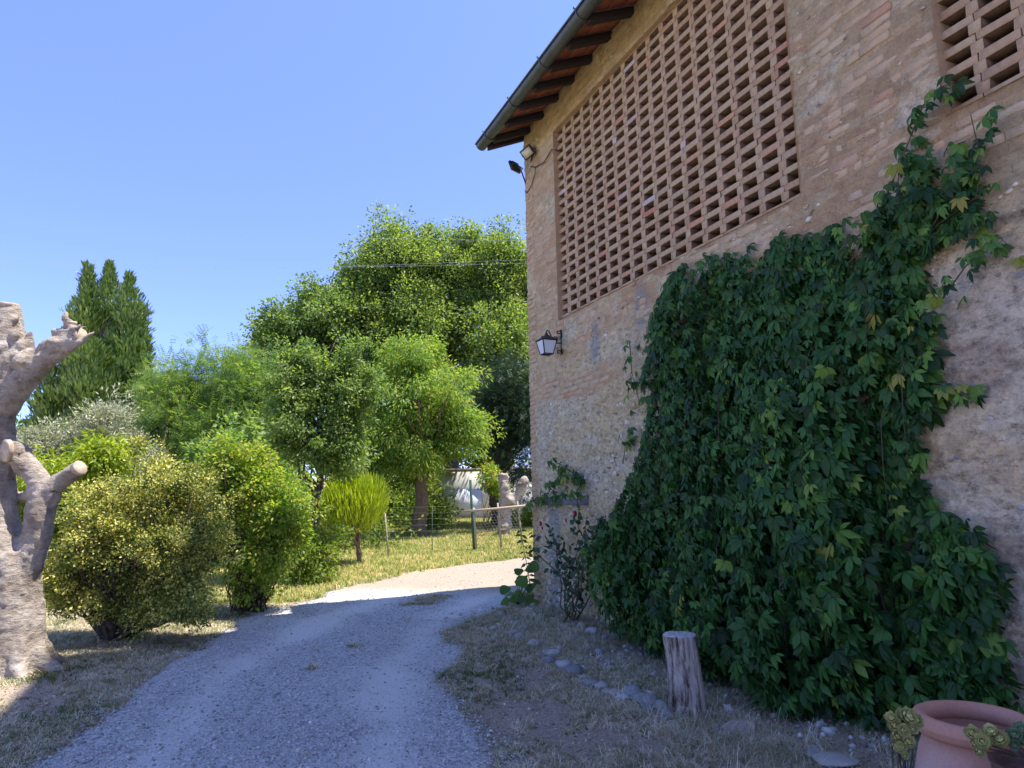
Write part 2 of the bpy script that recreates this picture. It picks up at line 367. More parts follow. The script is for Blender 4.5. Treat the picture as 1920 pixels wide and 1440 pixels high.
dust = mixc(nt, attr(nt, 'sand'), ramp(nt, n2.outputs[0], [(.3, (.50, .48, .45)), (.7, (.66, .635, .60))]), ramp(nt, n2.outputs[0], [(.3, (.28, .235, .185)), (.7, (.39, .33, .26))]))  # sunlit far stretch gets darker dust, its brightness held down by colour
cc = mixc(nt, attr(nt, 'dust'), peb, dust)
hh = math_(nt, 'ADD', math_(nt, 'SUBTRACT', 1.0, vo.outputs['Distance']), math_(nt, 'MULTIPLY', vo2.outputs['Distance'], -.5))
finish(m, nt, cc, .95, hh, .7, .008, .1); M['gravel'] = m
m, nt, _, lk = newmat('pebble'); f = nt.nodes.new('ShaderNodeObjectInfo').outputs['Random']
finish(m, nt, ramp(nt, f, [(0, (.20, .20, .20)), (.3, (.37, .36, .345)), (.7, (.52, .505, .48)), (.96, (.62, .60, .56)), (1, (.74, .72, .69))]), .85, None, spec=.25); M['pebble'] = m
m, nt, _, lk = newmat('field_stone'); c = coord(nt); f = nt.nodes.new('ShaderNodeObjectInfo').outputs['Random']
n1 = tex(nt, 'Noise', 18, c, Detail=8, Roughness=.7)
cc = mixc(nt, .8, ramp(nt, f, [(0, (.20, .20, .21)), (.4, (.33, .32, .31)), (.7, (.42, .39, .36)), (.9, (.40, .31, .26)), (1, (.58, .57, .56))]), ramp(nt, n1.outputs[0], [(.3, (.6, .6, .6)), (.7, (1.3, 1.3, 1.3))]), 'MULTIPLY')
finish(m, nt, cc, .88, n1.outputs[0], .6, .01, .2); M['stone'] = m

# ------------------------------------------------------------ ground and road
LEFT = [(-2.3, -3), (-2.45, 2), (-2.94, 4.45), (-3.25, 6.3), (-3.42, 7.82), (-3.71, 9.42), (-3.29, 10.28), (-3.06, 11.43), (-2.52, 12.54), (-1.72, 13.71), (-0.73, 14.62), (0.22, 15.32), (3.5, 16.2), (8, 16.8), (16, 17.5)]
RIGHT = [(14, 13.5), (5, 12.4), (1.4, 11.3), (.15, 10.6), (-.22, 9.5), (-.62, 8.2), (-.66, 6.9), (-.45, 5.6), (-.14, 4.3), (.05, 2), (.3, -3)]
POLY = np.array(LEFT+RIGHT)
def poly_sd(x, y, P):
    x = np.asarray(x, float); y = np.asarray(y, float); d = np.full(x.shape, 1e9); ins = np.zeros(x.shape, bool); n = len(P)
    for i in range(n):
        ax, ay = P[i]; bx, by = P[(i+1) % n]; ex, ey = bx-ax, by-ay
        t = np.clip(((x-ax)*ex+(y-ay)*ey)/(ex*ex+ey*ey), 0, 1)
        d = np.minimum(d, np.hypot(x-ax-t*ex, y-ay-t*ey))
        c_ = ((ay > y) != (by > y)) & (x < (bx-ax)*(y-ay)/(by-ay+1e-12)+ax); ins ^= c_
    return np.where(ins, d, -d)
def road_sd(x, y): return poly_sd(x, y, POLY)+(fbm(np.asarray(x)*1.1+50, np.asarray(y)*1.1+50, 3)-.5)*.7
def bumps(x, y): return (fbm(x*1.3+90, y*1.3+90, 21, 4)-.5)*.06+(fbm(x*9+90, y*9+90, 22, 3)-.5)*.018
def in_barn(x, y): d = (np.stack([x, y], -1)-C0[:2]); return (d@VI[:2] > -.02) & (d@U[:2] > -.02)
def axis_pts(a, b, steps):
    out = [a]
    while out[-1] < b: out.append(out[-1]+steps(out[-1]))
    return np.array(out)
def grid_mesh(X, Y, Z, keep=None):
    ny, nx = X.shape; V = np.stack([X, Y, Z], -1).reshape(-1, 3); i = np.arange(ny*nx).reshape(ny, nx)
    F = np.stack([i[:-1, :-1], i[:-1, 1:], i[1:, 1:], i[1:, :-1]], -1).reshape(-1, 4)
    if keep is not None: F = F[keep.reshape(-1)[F].any(1)]
    return V, F
ax = np.concatenate([-axis_pts(0, 300, lambda t: .05 if t < 7 else max(.05, (t-7)*.12))[::-1][:-1], axis_pts(0, 300, lambda t: .05 if t < 4 else max(.05, (t-4)*.12))])
ay = np.concatenate([[-200, -80, -30, -10, -4, 0, 1.5], axis_pts(2.5, 500, lambda t: .05 if t < 17 else max(.06, (t-17)*.10+.06))])
X, Y = np.meshgrid(ax, ay); near = 1-sstep(20, 40, np.hypot(X, Y-6))
sd = road_sd(X, Y)
def gtop(x, y): return gz(x, y)+bumps(x, y)*(1-sstep(20, 40, np.hypot(x, y-6)))
Z = gz(X, Y)+bumps(X, Y)*near - .05*sstep(.0, .25, sd)*near
dw = (np.stack([X, Y], -1)-C0[:2]); off_w = -(dw@VI[:2]); sw = dw@U[:2]
green = sstep(.50, .66, fbm(X*.45+20, Y*.45+20, 5, 4)+.10*sstep(12, 16, Y)-.03)*.9
bare = sstep(.53, .66, .55*fbm(X*2.4+10, Y*2.4+10, 9, 4)+.45*fbm(X*.8+4, Y*.8+4, 12, 3)+.05*np.exp(-((off_w-1.2)/.6)**2)*(sw > -.5))*(Y < 12)
V, F = grid_mesh(X, Y, Z)
tagit(link('ground', mesh('ground', V, F, M['soil'], {'green': green.ravel(), 'bare': bare.ravel()}, True)), 'dry straw coloured ground with green patches', None, None, 'structure')
bx = np.arange(-4.4, 9.0, .05); by = np.arange(-3, 20.5, .05); X, Y = np.meshgrid(bx, by); sd = road_sd(X, Y)
rut = np.zeros_like(X)
def track(x, y, lat):                      # dust where wheels run
    cx = np.interp(y, [-3, 2, 4.4, 6.5, 8, 10, 11.5], [-1.0, -1.1, -1.5, -1.9, -1.8, -1.55, -1.0])
    return np.exp(-((x-cx-lat)/.26)**2)
dust = np.clip(.95*(track(X, Y, -.75)+track(X, Y, .72))+1.3*sstep(10.2, 11.6, Y+.2*X)+(fbm(X*.8+5, Y*.8+5, 8, 5)-.5)*2.2-.05, 0, 1)
Z = gz(X, Y)+bumps(X, Y)+.010-.012*(track(X, Y, -.75)+track(X, Y, .72))-.07*(1-sstep(-.12, .10, sd))
V, F = grid_mesh(X, Y, Z, sd > -.25)
tagit(link('gravel_road', mesh('gravel_road', V, F, M['gravel'], {'dust': dust.ravel(), 'sand': sstep(10.4, 11.8, Y+.1*X).ravel()}, True)), 'grey gravel drive curving past the barn corner', None, None, 'structure')
def road_z(x, y): return gz(x, y)+bumps(x, y)+.010-.012*(track(x, y, -.75)+track(x, y, .72))

# ------------------------------------------------------------ scattered stuff: instances of a few small meshes
def scatter(name, label, P, S, ROT, sources, mat):
    me = bpy.data.meshes.new(name); me.vertices.add(len(P)); me.vertices.foreach_set('co', np.asarray(P, np.float32).ravel())
    a = me.attributes.new('sc', 'FLOAT', 'POINT'); a.data.foreach_set('value', np.asarray(S, np.float32))
    a = me.attributes.new('rot', 'FLOAT_VECTOR', 'POINT'); a.data.foreach_set('vector', np.asarray(ROT, np.float32).ravel())
    o = link(name, me); tagit(o, label, None, None, 'stuff')
    c = bpy.data.collections.new(name+'_pieces')
    for i, (V, F) in enumerate(sources): c.objects.link(bpy.data.objects.new(name+'_piece', mesh(name+'_piece', V, F, mat)))
    g = bpy.data.node_groups.new(name, 'GeometryNodeTree')
    g.interface.new_socket('Geometry', in_out='INPUT', socket_type='NodeSocketGeometry'); g.interface.new_socket('Geometry', in_out='OUTPUT', socket_type='NodeSocketGeometry')
    gi = g.nodes.new('NodeGroupInput'); go = g.nodes.new('NodeGroupOutput'); ip = g.nodes.new('GeometryNodeInstanceOnPoints')
    ci = g.nodes.new('GeometryNodeCollectionInfo'); ci.inputs[0].default_value = c; ci.inputs[1].default_value = True; ci.inputs[2].default_value = True
    a1 = g.nodes.new('GeometryNodeInputNamedAttribute'); a1.data_type = 'FLOAT'; a1.inputs[0].default_value = 'sc'
    a2 = g.nodes.new('GeometryNodeInputNamedAttribute'); a2.data_type = 'FLOAT_VECTOR'; a2.inputs[0].default_value = 'rot'
    ip.inputs['Pick Instance'].default_value = True
    g.links.new(gi.outputs[0], ip.inputs['Points']); g.links.new(ci.outputs[0], ip.inputs['Instance'])
    g.links.new(a1.outputs[0], ip.inputs['Scale']); g.links.new(a2.outputs[0], ip.inputs['Rotation']); g.links.new(ip.outputs[0], go.inputs[0])
    md = o.modifiers.new('scatter', 'NODES'); md.node_group = g; return o
def blades(n, h, spread, lean, wd):
    V = []; F3 = []; F4 = []
    for i in range(n):
        a = random.uniform(0, 6.28); r = random.uniform(0, spread); L = random.uniform(.5, 1)*h
        b = np.array([r*math.cos(a), r*math.sin(a), 0]); d = random.uniform(0, 6.28); ln = random.uniform(.3, 1)*lean
        dv = np.array([math.cos(d)*ln, math.sin(d)*ln, 0]); wv = np.array([-math.sin(d), math.cos(d), 0])*wd
        k = len(V); m_ = b+dv*L*.45+[0, 0, L*.6]; t = b+dv*L*1.1+[0, 0, L*max(.15, 1-ln*.45)]
        V += [b-wv, b+wv, m_+wv*.8, m_-wv*.8, t]; F4.append([k, k+1, k+2, k+3]); F3.append([k+3, k+2, k+4])
    return np.array(V), [np.array(F3), np.array(F4)]
def rot_up(n, tilt=.15): return np.stack([rng.normal(0, tilt, n), rng.normal(0, tilt, n), rng.uniform(0, 6.28, n)], 1)
# pebbles over the drive, dense near the camera
n = 200000; y = 3.6+15*rng.random(n)**1.9; x = rng.uniform(-4.2, 5, n); sd = road_sd(x, y)
du = np.clip(.95*(track(x, y, -.75)+track(x, y, .72))+.8*sstep(10.2, 11.6, y+.2*x)+(fbm(x*.8+5, y*.8+5, 8, 5)-.5)*1.6-.05, 0, 1)
k = (sd > -.05-.12*rng.random(n)) & (rng.random(n) > du*.85) & ~in_barn(x, y); x, y = x[k], y[k]; n = len(x)
S = rng.lognormal(0, .42, n)*.0052; S = np.clip(S, .003, .016)
scatter('gravel_pebbles', 'loose grey pebbles over the gravel drive', np.stack([x, y, road_z(x, y)+S*.25], 1), S, rot_up(n, .4),
        [stone_vf((0, 0, 0), 1.2, .9, .6, 0, q, lump=.5) for q in range(6)], M['pebble'])
def tufts(name, label, n, xr, yr, bias, cond, sc, src, mat):
    y = yr[0]+(yr[1]-yr[0])*rng.random(n)**bias; x = rng.uniform(xr[0], xr[1], n); k = cond(x, y) & ~in_barn(x, y); x, y = x[k], y[k]
    z = gtop(x, y)-.004; S = rng.uniform(sc[0], sc[1], len(x))
    scatter(name, label, np.stack([x, y, z], 1), S, rot_up(len(x)), src, mat)
def patch(x, y): return fbm(x*.45+20, y*.45+20, 5, 4)
bare_f = lambda x, y: .55*fbm(x*2.4+10, y*2.4+10, 9, 4)+.45*fbm(x*.8+4, y*.8+4, 12, 3)
tufts('dry_grass', 'short dry straw grass on the verges of the drive', 150000, (-8.5, 4.5), (3.2, 13), 1.5,
      lambda x, y: (road_sd(x, y) < .02) & (rng.random(len(x)) > 1.05*sstep(.50, .66, bare_f(x, y))), (.6, 1.3), [blades(9, .060, .04, 2.0, .0016) for _ in range(6)], M['straw'])
tufts('green_grass', 'small green grass patches among the straw', 60000, (-9, 4), (3.2, 13), 1.5,
      lambda x, y: (road_sd(x, y) < .0) & ((patch(x, y) > .52+.12*rng.random(len(x))) | (((x+.35)/.5)**2+((y-6.6)/1.3)**2 < 1.1*rng.random(len(x)))), (.6, 1.3), [blades(8, .055, .03, 1.0, .0020) for _ in range(4)], M['green_grass'])
tufts('meadow_grass', 'sunlit yellow green grass around the wire fence', 70000, (-12, 8), (10.5, 30), 1.3,
      lambda x, y: (road_sd(x, y) < .03), (.8, 1.7), [blades(9, .10, .07, .9, .004) for _ in range(5)], M['grass'])
n = 6500; t = rng.random(n); yy = 5.8+5.2*t; cx = np.interp(yy, [4.4, 6.5, 8, 10, 11.5], [-1.5, -1.9, -1.8, -1.55, -1.0]); xx = cx+.02+rng.normal(0, .10, n)
k = (fbm(xx*1.2+3, yy*1.2+3, 31, 3) > .44) & (yy > 6.6); xx, yy = xx[k], yy[k]
scatter('centre_grass', 'thin weeds between the wheel tracks of the drive', np.stack([xx, yy, road_z(xx, yy)], 1), rng.uniform(.7, 1.3, len(xx)), rot_up(len(xx)), [blades(8, .05, .035, 1.4, .0020) for _ in range(4)], M['straw'])

# ------------------------------------------------------------ barn
barn = empty('brick_barn', tuple(C0), 'old brick and stone barn with openwork brick screens and a dark gutter', 'barn', rz=math.atan2(U[1], U[0]))
def B(name, V, F, mat, attrs=None, smooth=False, parent=None): return link(name, mesh(name, V, F, mat, attrs, smooth), parent or barn)
# local axes: x along the facade towards the camera, y into the barn, z up
L1 = (1.02, 5.418, 3.96, 6.78); L2 = (6.66, 9.9, 3.99, 6.78); STEP = .018; DEP = 5.6
sg = np.concatenate([np.arange(0, 7.75, STEP), np.arange(7.75, 16.01, .25)]); zg = np.concatenate([np.arange(-.2, 7.26, STEP)])
def snap(L):
    a = [sg[np.abs(sg-L[0]).argmin()], sg[np.abs(sg-L[1]).argmin()], zg[np.abs(zg-L[2]).argmin()], zg[np.abs(zg-L[3]).argmin()]]; return a
L1s, L2s = snap(L1), snap(L2)
Sg, Zg = np.meshgrid(sg, zg)
brk = np.zeros_like(Sg)
n_lo = fbm(Sg*.9+7, Zg*1.6+7, 41, 5); n_mid = fbm(Sg*2.3+3, Zg*4.5+3, 42, 5); n_hi = fbm(Sg*12, Zg*16, 43, 4)
bound = 3.35+.35*(n_lo-.5)*2+.55*sstep(4.5, 6.5, Sg)*0
brk = np.maximum(brk, sstep(-.15, .25, Zg-bound))
brk = np.maximum(brk, (1-sstep(.55, 1.0, Sg+(n_mid-.5)*.6))*sstep(2.75, 2.95, Zg))
brk = np.maximum(brk, (1-sstep(2.0, 3.2, Sg))*np.exp(-((Zg-2.97-.04*np.sin(Sg*3))/.17)**4))
brk = np.maximum(brk, 1-sstep(.20, .30, Sg+.07*(np.floor(Zg/.14) % 2)+(n_mid-.5)*.1))
brk = brk*(1-.85*sstep(.56, .68, n_mid)*(Zg > 3))
pinkA = np.array([.62, .44, .265]); pinkB = np.array([.64, .50, .315]); buff = np.array([.66, .53, .31]); grey = np.array([.62, .545, .385]); orange = np.array([.58, .33, .20]); cream = np.array([.70, .61, .42])
def L_(a, b, t): return a+(b-a)*t[..., None]
cb = L_(pinkB*np.ones(Sg.shape+(3,)), pinkA*np.ones(Sg.shape+(3,)), sstep(.35, .6, n_lo))
# each course streaked a little differently, worn brick by brick
ci = np.floor(Zg/.07); bi = np.floor((Sg+(ci % 2)*.14)/.28); hsh = np.modf(np.abs(np.sin(ci*12.9898+bi*78.233)*43758.5453))[0]
cb = L_(cb, orange*np.ones(cb.shape), (hsh > .80)*.55*sstep(.42, .55, n_mid))
cb = L_(cb, cream*np.ones(cb.shape), (hsh < .12)*.5)
cb = L_(cb, cream*np.ones(cb.shape), .55*sstep(.57, .66, fbm(Sg*1.4+31, Zg*2.4+11, 47, 5)))
cr = L_(buff*np.ones(cb.shape), grey*np.ones(cb.shape), sstep(.35, .65, fbm(Sg*1.1+13, Zg*2.2+1, 44, 5)))
cr = L_(cr, cream*np.ones(cb.shape), .7*sstep(.52, .66, fbm(Sg*1.7+3, Zg*5+9, 45, 5)))
cr = L_(cr, np.array([.30, .22, .15])*np.ones(cb.shape), .6*sstep(.55, .7, fbm(Sg*1.5+8, Zg*6+2, 46, 5))*sstep(5.8, 6.6, Sg))
cr = cr*(1+np.array([.30, .22, .28])*sstep(5.4, 6.2, Sg)[..., None])  # stretch lightened in colour to make up for weak sky light
colv = L_(cr, cb, brk)
frz = sstep(6.74, 6.86, Zg); colv = L_(colv, np.array([.54, .43, .24])*np.ones(cb.shape), frz*.75)
colv = L_(colv, np.array([.37, .375, .37])*np.ones(cb.shape), .8*np.exp(-((Sg-.72-.1*(n_mid-.5))/.16)**4)*(Zg < 1.4))   # cement strip by the rose
for (s_, z_, a_, b_) in ((2.0, 3.40, .13, .30), (3.05, 3.62, .15, .28)):
    colv = L_(colv, np.array([.36, .36, .35])*np.ones(cb.shape), .85*np.exp(-(((Sg-s_)/a_)**2+((Zg-z_)/b_)**2)**2))
rid = np.abs(fbm(Sg*7, Zg*9, 50, 4)-.5)*2
hgt = .022*(n_lo-.5)+.012*(n_mid-.5)*(1-.5*brk)+(1-brk)*(.050*(n_hi-.5)+.022*(1-rid)+.03*(fbm(Sg*1.2, Zg*7, 52, 4)-.5)*sstep(5.5, 6.5, Sg))+brk*.008*(n_hi-.5)
hgt += .035*frz*(Zg > 6.8)+.012*(hsh-.5)*brk*(n_mid < .5)
inner = (Sg > .05)
hgt *= sstep(0, .03, Sg)
Yg = -hgt
ny, nx = Sg.shape; V = np.stack([Sg, Yg, Zg], -1).reshape(-1, 3); i = np.arange(ny*nx).reshape(ny, nx)
F = np.stack([i[:-1, :-1], i[:-1, 1:], i[1:, 1:], i[1:, :-1]], -1).reshape(-1, 4)
fs = Sg.reshape(-1)[F].mean(1); fz = Zg.reshape(-1)[F].mean(1)
hole = np.zeros(len(F), bool)
for L in (L1s, L2s): hole |= (fs > L[0]) & (fs < L[1]) & (fz > L[2]) & (fz < L[3])
wall = B('wall', V, F[~hole], M['wall'], {'col': colv.reshape(-1, 3), 'bk': brk.ravel()}, True)
mb = MB()                                   # end wall, back wall, reveals of the screens
def quad(mb, *p): mb.add(np.array(p, float), np.array([[0, 1, 2, 3]]))
quad(mb, (0, 0, -.2), (0, 0, 7.2), (0, DEP, 7.2), (0, DEP, -.2)); mb.add([(0, 0, 7.2), (0, DEP/2, 8.25), (0, DEP, 7.2)], np.array([[0, 1, 2]]))
quad(mb, (16, 0, -.2), (16, DEP, -.2), (16, DEP, 7.2), (16, 0, 7.2)); quad(mb, (0, DEP, -.2), (0, DEP, 7.2), (16, DEP, 7.2), (16, DEP, -.2))
mb.add([(16, 0, 7.2), (16, DEP/2, 8.25), (16, DEP, 7.2)], np.array([[0, 2, 1]]))
B('end_wall', *[mb.get()[k] for k in (0, 1)], M['plain_wall'])
mb = MB()
for L in (L1s, L2s):
    a, b, c_, d = L
    for q in (((a, -.015, c_), (a, .42, c_), (a, .42, d), (a, -.015, d)), ((b, -.015, c_), (b, -.015, d), (b, .42, d), (b, .42, c_)),
              ((a, -.015, c_), (b, -.015, c_), (b, .42, c_), (a, .42, c_)), ((a, -.015, d), (a, .42, d), (b, .42, d), (b, -.015, d))): quad(mb, *q)
V, F, _ = mb.get(); B('reveal', V, F, M['brick'], {'rnd': np.full(len(V), .3)})
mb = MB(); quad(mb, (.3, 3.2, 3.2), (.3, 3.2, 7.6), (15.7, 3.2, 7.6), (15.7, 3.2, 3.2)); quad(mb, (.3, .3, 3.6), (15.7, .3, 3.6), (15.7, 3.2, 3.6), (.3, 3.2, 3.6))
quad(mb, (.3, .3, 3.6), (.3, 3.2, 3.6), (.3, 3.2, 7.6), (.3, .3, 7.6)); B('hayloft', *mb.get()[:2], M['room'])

# openwork brick screens, laid brick by brick
PITCH_S, PITCH_Z = .2635, .1410
pieces = []                                 # (s, z, is_stretcher, depth)
for (a, b, z0, z1) in ((L1s[0]-.05, L1s[1]+.03, L1s[2], L1s[3]), (L2s[0]-.05, 9.9, L2s[2], L2s[3])):
    nr = int(round((z1-z0)/PITCH_Z)); k0 = a-.0
    for r in range(nr+1):
        zc = z0+r*PITCH_Z
        x = k0+.0
        while x < b:
            x1 = min(x+PITCH_S, b)
            pieces.append((x, x1, zc-.002, zc+.058, True)); x += PITCH_S
        if r < nr:
            x = k0+PITCH_S-.04
            while x < b-.05:
                pieces.append((x, x+.082, zc+.060, zc+.139, False)); x += PITCH_S
def show(p):                                # how large the piece shows from the camera
    q = W((p[0]+p[1])/2, 0, (p[2]+p[3])/2); inv = CM.T@(q-[0, 0, EYE]); X_, Y_ = FPX*inv[0]/-inv[2]+960, 720-FPX*inv[1]/-inv[2]
    vis = (inv[2] < 0) and -30 < X_ < 1950 and -30 < Y_ < 1470
    return vis*(p[1]-p[0])*(p[3]-p[2])/(inv[2]**2)
order = sorted(pieces, key=show, reverse=True); single, rest = order[:300], order[300:]
def two_face(me):                           # all but the outward face take a darker brown standing in for shade
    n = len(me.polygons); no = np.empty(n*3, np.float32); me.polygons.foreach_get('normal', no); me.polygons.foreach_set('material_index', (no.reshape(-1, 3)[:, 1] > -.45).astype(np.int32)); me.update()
protos = {}
for kind, (lx, lz) in (('s', (PITCH_S-.005, .060)), ('h', (.086, .081))):
    protos[kind] = []
    for q in range(7):
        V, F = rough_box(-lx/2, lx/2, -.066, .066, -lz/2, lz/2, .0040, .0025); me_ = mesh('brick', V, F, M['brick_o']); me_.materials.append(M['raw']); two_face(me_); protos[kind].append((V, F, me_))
screen = barn
for p in single:
    kd = 's' if p[4] else 'h'; pr = random.choice(protos[kd]); o = link('brick', pr[2], barn)
    full = (PITCH_S if p[4] else .082)
    o.location = ((p[0]+p[1])/2, .115+random.uniform(-.0025, .0025), (p[2]+p[3])/2)
    o.rotation_euler = (random.uniform(-.01, .01), random.uniform(-.012, .012), random.uniform(-.006, .006)); o.scale = ((p[1]-p[0])/full, 1, 1)
mb = MB()
for p in rest:
    kd = 's' if p[4] else 'h'; pr = random.choice(protos[kd]); full = (PITCH_S if p[4] else .082); V = pr[0].copy(); V[:, 0] *= (p[1]-p[0])/full
    mb.add(V+[(p[0]+p[1])/2, .115+random.uniform(-.0025, .0025), (p[2]+p[3])/2], pr[1], rnd=random.random())
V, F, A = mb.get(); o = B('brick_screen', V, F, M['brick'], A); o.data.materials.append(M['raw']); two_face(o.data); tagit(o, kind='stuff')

# bricks that stand proud of the worn render: corner bricks, the orange courses, scattered ones
def wall_piece(name, s0, s1, z0, z1, proud, mat=M['wbrick_o'], back=.05):
    V, F = rough_box(s0, s1, -proud, back, z0, z1, .0055, .005); c_ = V.mean(0)
    o = link(name, mesh(name, V-c_, F, mat), barn, c_); o.rotation_euler.y = random.uniform(-.012, .012); return o
z = .02; k = 0
while z < 7.12:
    ln = .27 if k % 2 else .135
    if random.random() < .93: wall_piece('quoin_brick', -.006, ln+random.uniform(-.01, .01), z, z+.060+random.uniform(-.004, .003), .006+random.uniform(0, .008))
    z += .071; k += 1
for r in range(5):
    z = 2.83+r*.071; s = .3+(r % 2)*.14
    while s < 2.9-.15*abs(r-2):
        if random.random() < .72: wall_piece('wall_brick', s, s+.255, z, z+.060, .004+random.uniform(0, .008))
        s += .27
cand = []
for r in range(57):
    z = 3.16+r*.0710; x = .30-(r % 2)*.13+random.uniform(-.03, .03)
    while x < 7.6:
        ln = random.choice((.26, .26, .125)); x1 = x+ln-.009
        inh = any(x1 > L[0]-.01 and x < L[1]+.01 and z+.06 > L[2]-.005 and z < L[3]+.005 for L in (L1s, L2s))
        w1 = float(fbm(np.array(x*.9+2), np.array(z*1.8+2), 81, 4)); w2 = float(fbm(np.array(x*3+2), np.array(z*7+2), 82, 3))
        low = 3.42+.25*math.sin(x*2.1)
        if not inh and z < 7.08 and x > .27 and (z > low or w1 > .52) and w1 < .57 and random.random() < .72: cand.append((x, x1, z, z+.061, .000+.009*max(0, w2-.38)+random.uniform(-.0015, .0025)))
        x += ln
cand.sort(key=lambda p: show(p), reverse=True)
for p in cand[:200]: wall_piece('wall_brick', *p, mat=M['wbrick_o'], back=.05)
mb = MB()
for p in cand[200:]: V, F = rough_box(p[0], p[1], -p[4], .04, p[2], p[3], .004, .004); mb.add(V, F, rnd=random.random())
V, F, A = mb.get(); tagit(B('brickwork', V, F, M['wbrick'], A), kind='stuff')
# small stones and lumps of the rubble walling
mb = MB()
def lumps(n, s0, s1, z0, z1, r0, r1, band=0):
    for _ in range(n):
        s = random.uniform(s0, s1); z = random.uniform(z0, z1)
        if band and float(fbm(np.array(s*1.2), np.array(z*4.), 90, 3)) < random.uniform(.35, .6): continue
        if any(L[0]-.03 < s < L[1]+.03 and L[2]-.03 < z < L[3]+.03 for L in (L1s, L2s)): continue
        r = random.uniform(r0, r1)*random.uniform(.5, 1); V, F = stone_vf((0, 0, 0), r*random.uniform(1, 1.8), r*.75, r*random.uniform(.6, 1), 0, random.randrange(40), lump=.6)
        a_ = random.uniform(-.5, .5); c_, s_ = math.cos(a_), math.sin(a_); V = V@np.array([[c_, 0, s_], [0, 1, 0], [-s_, 0, c_]]); mb.add(V+[s, -.006, z], F, rnd=random.random())
lumps(2600, .25, 3.7, .05, 2.82, .012, .038); lumps(700, .9, 5.6, 3.02, 3.92, .008, .026, 1); lumps(1500, 5.7, 7.8, .05, 3.4, .008, .026, 1); lumps(200, 5.45, 6.6, 3.9, 6.6, .006, .018, 1)
V, F, A = mb.get(); M['lump'] = leafmat('rubble_stone', [(0, (.22, .185, .14)), (.25, (.44, .37, .27)), (.6, (.58, .51, .38)), (.85, (.74, .68, .56)), (1, (.36, .35, .34))], 0, .95, .1)
tagit(B('rubble_facing', V, F, M['lump'], A), kind='stuff')
for _ in range(16):                          # larger pale and red blocks in the render
    s = random.uniform(1.0, 5.4); z = random.uniform(3.45, 3.78); wall_piece('wall_block', s, s+random.uniform(.12, .3), z, z+random.uniform(.08, .15), .002+random.uniform(0, .004))
protos_c = [mesh('cobble', *stone_vf((0, 0, 0), 1, .8, .75, 0, q, True, .35), M['stone'], None, True) for q in range(6)]
def cobble(s, z, r, out=.4):
    o = link('cobble', random.choice(protos_c), barn, (s, .0-.004, z)); o.scale = (r*random.uniform(.9, 1.7), r*out, r*random.uniform(.6, 1)); o.rotation_euler.y = random.uniform(-.4, .4)
for _ in range(120): cobble(random.uniform(6.15, 7.7), random.triangular(.1, 3.2, 1.5), random.choice((.012, .018, .022, .03)), .7)
for _ in range(60): cobble(random.uniform(.3, 1.0), abs(random.gauss(0, .35))+.03, random.uniform(.02, .05), .7)
for _ in range(110): cobble(random.uniform(.35, 3.4), random.uniform(.6, 3.3), random.uniform(.012, .03), .6)

# eaves: rafters, terracotta soffit, gutter and roof
EX = .64
for k in range(-1, 33):
    s = .28+.4855*k if k >= 0 else .03
    V, F = rough_box(s-.045, s+.045, -EX, .35, -.055, .055, .004, .006); V[:, 2] += 7.215+V[:, 1]*.45
    B('rafter', V, F, M['rafter'])
    if k >= 0:
        for q in range(3):
            y0, y1 = -EX+.02+q*.215, -EX+.02+(q+1)*.215-.006; V, F = rough_box(s+.046, s+.440, y0, y1, .058, .078, .002, .002); V[:, 2] += 7.215+V[:, 1]*.45; B('soffit_tile', V, F, M['tile_under'])
mb = MB()
for sgn in (1,):
    x0, x1 = -.16, 16.2
    a = (-EX-.03, 7.215-(EX+.03)*.45+.095); r_ = (DEP/2, 8.50); e_ = (DEP+.5, 7.0); th = .07
    for p, q in ((a, r_), (r_, e_)):
        V = np.array([(x, y_, z_+t) for x in (x0, x1) for (y_, z_) in (p, q) for t in (0, th)])
        mb.add(V, np.array([[0, 1, 3, 2], [4, 6, 7, 5], [0, 4, 5, 1], [2, 3, 7, 6], [0, 2, 6, 4], [1, 5, 7, 3]]))
B('roof', *mb.get()[:2], M['tile_roof'])
th = np.linspace(0, np.pi, 7); mb = MB()
for k in range(62):                          # barrel tiles along the eave
    s = -.1+k*.265; P = []
    for (y0, z0, r_) in ((-EX-.07, 7.215-(EX+.07)*.45+.15, .075), (DEP/2, 8.56, .075)): P.append(np.stack([s+r_*np.cos(th), np.full(7, y0), z0+r_*np.sin(th)], 1))
    V = np.concatenate(P); i_ = np.arange(6); mb.add(V, np.stack([i_, i_+1, i_+8, i_+7], 1))
tagit(B('barrel_tiles', *mb.get()[:2], M['tile_roof'], None, True), kind='stuff')
GY, GZ, GR = -EX-.075, 6.985, .088
prof = []; th = np.linspace(np.pi, 2*np.pi, 15)
out = [(GY+GR*math.cos(t), GZ+GR*math.sin(t)) for t in th]; inn = [(GY+(GR-.006)*math.cos(t), GZ+(GR-.006)*math.sin(t)) for t in th[::-1]]
bead = [(GY-GR-.010+.012*math.cos(t), GZ+.004+.012*math.sin(t)) for t in np.linspace(0, 2*np.pi, 8)[:-1]]
loop = out+inn; n = len(loop); V = np.array([(x, y_, z_) for x in (-.08, 16.2) for (y_, z_) in loop]); i_ = np.arange(n)
mb = MB().add(V, np.stack([i_, (i_+1) % n, n+(i_+1) % n, n+i_], 1)); n2 = len(bead)
V = np.array([(x, y_, z_) for x in (-.085, 16.2) for (y_, z_) in bead]); i_ = np.arange(n2); mb.add(V, np.stack([i_, (i_+1) % n2, n2+(i_+1) % n2, n2+i_], 1))
V = np.array([(-.08, GY, GZ)]+[(-.08, y_, z_) for y_, z_ in out]); mb.add(V, np.array([[0, k+1, k+2] for k in range(14)]))
gut = B('gutter', *mb.get()[:2], M['gutter'], None, True)
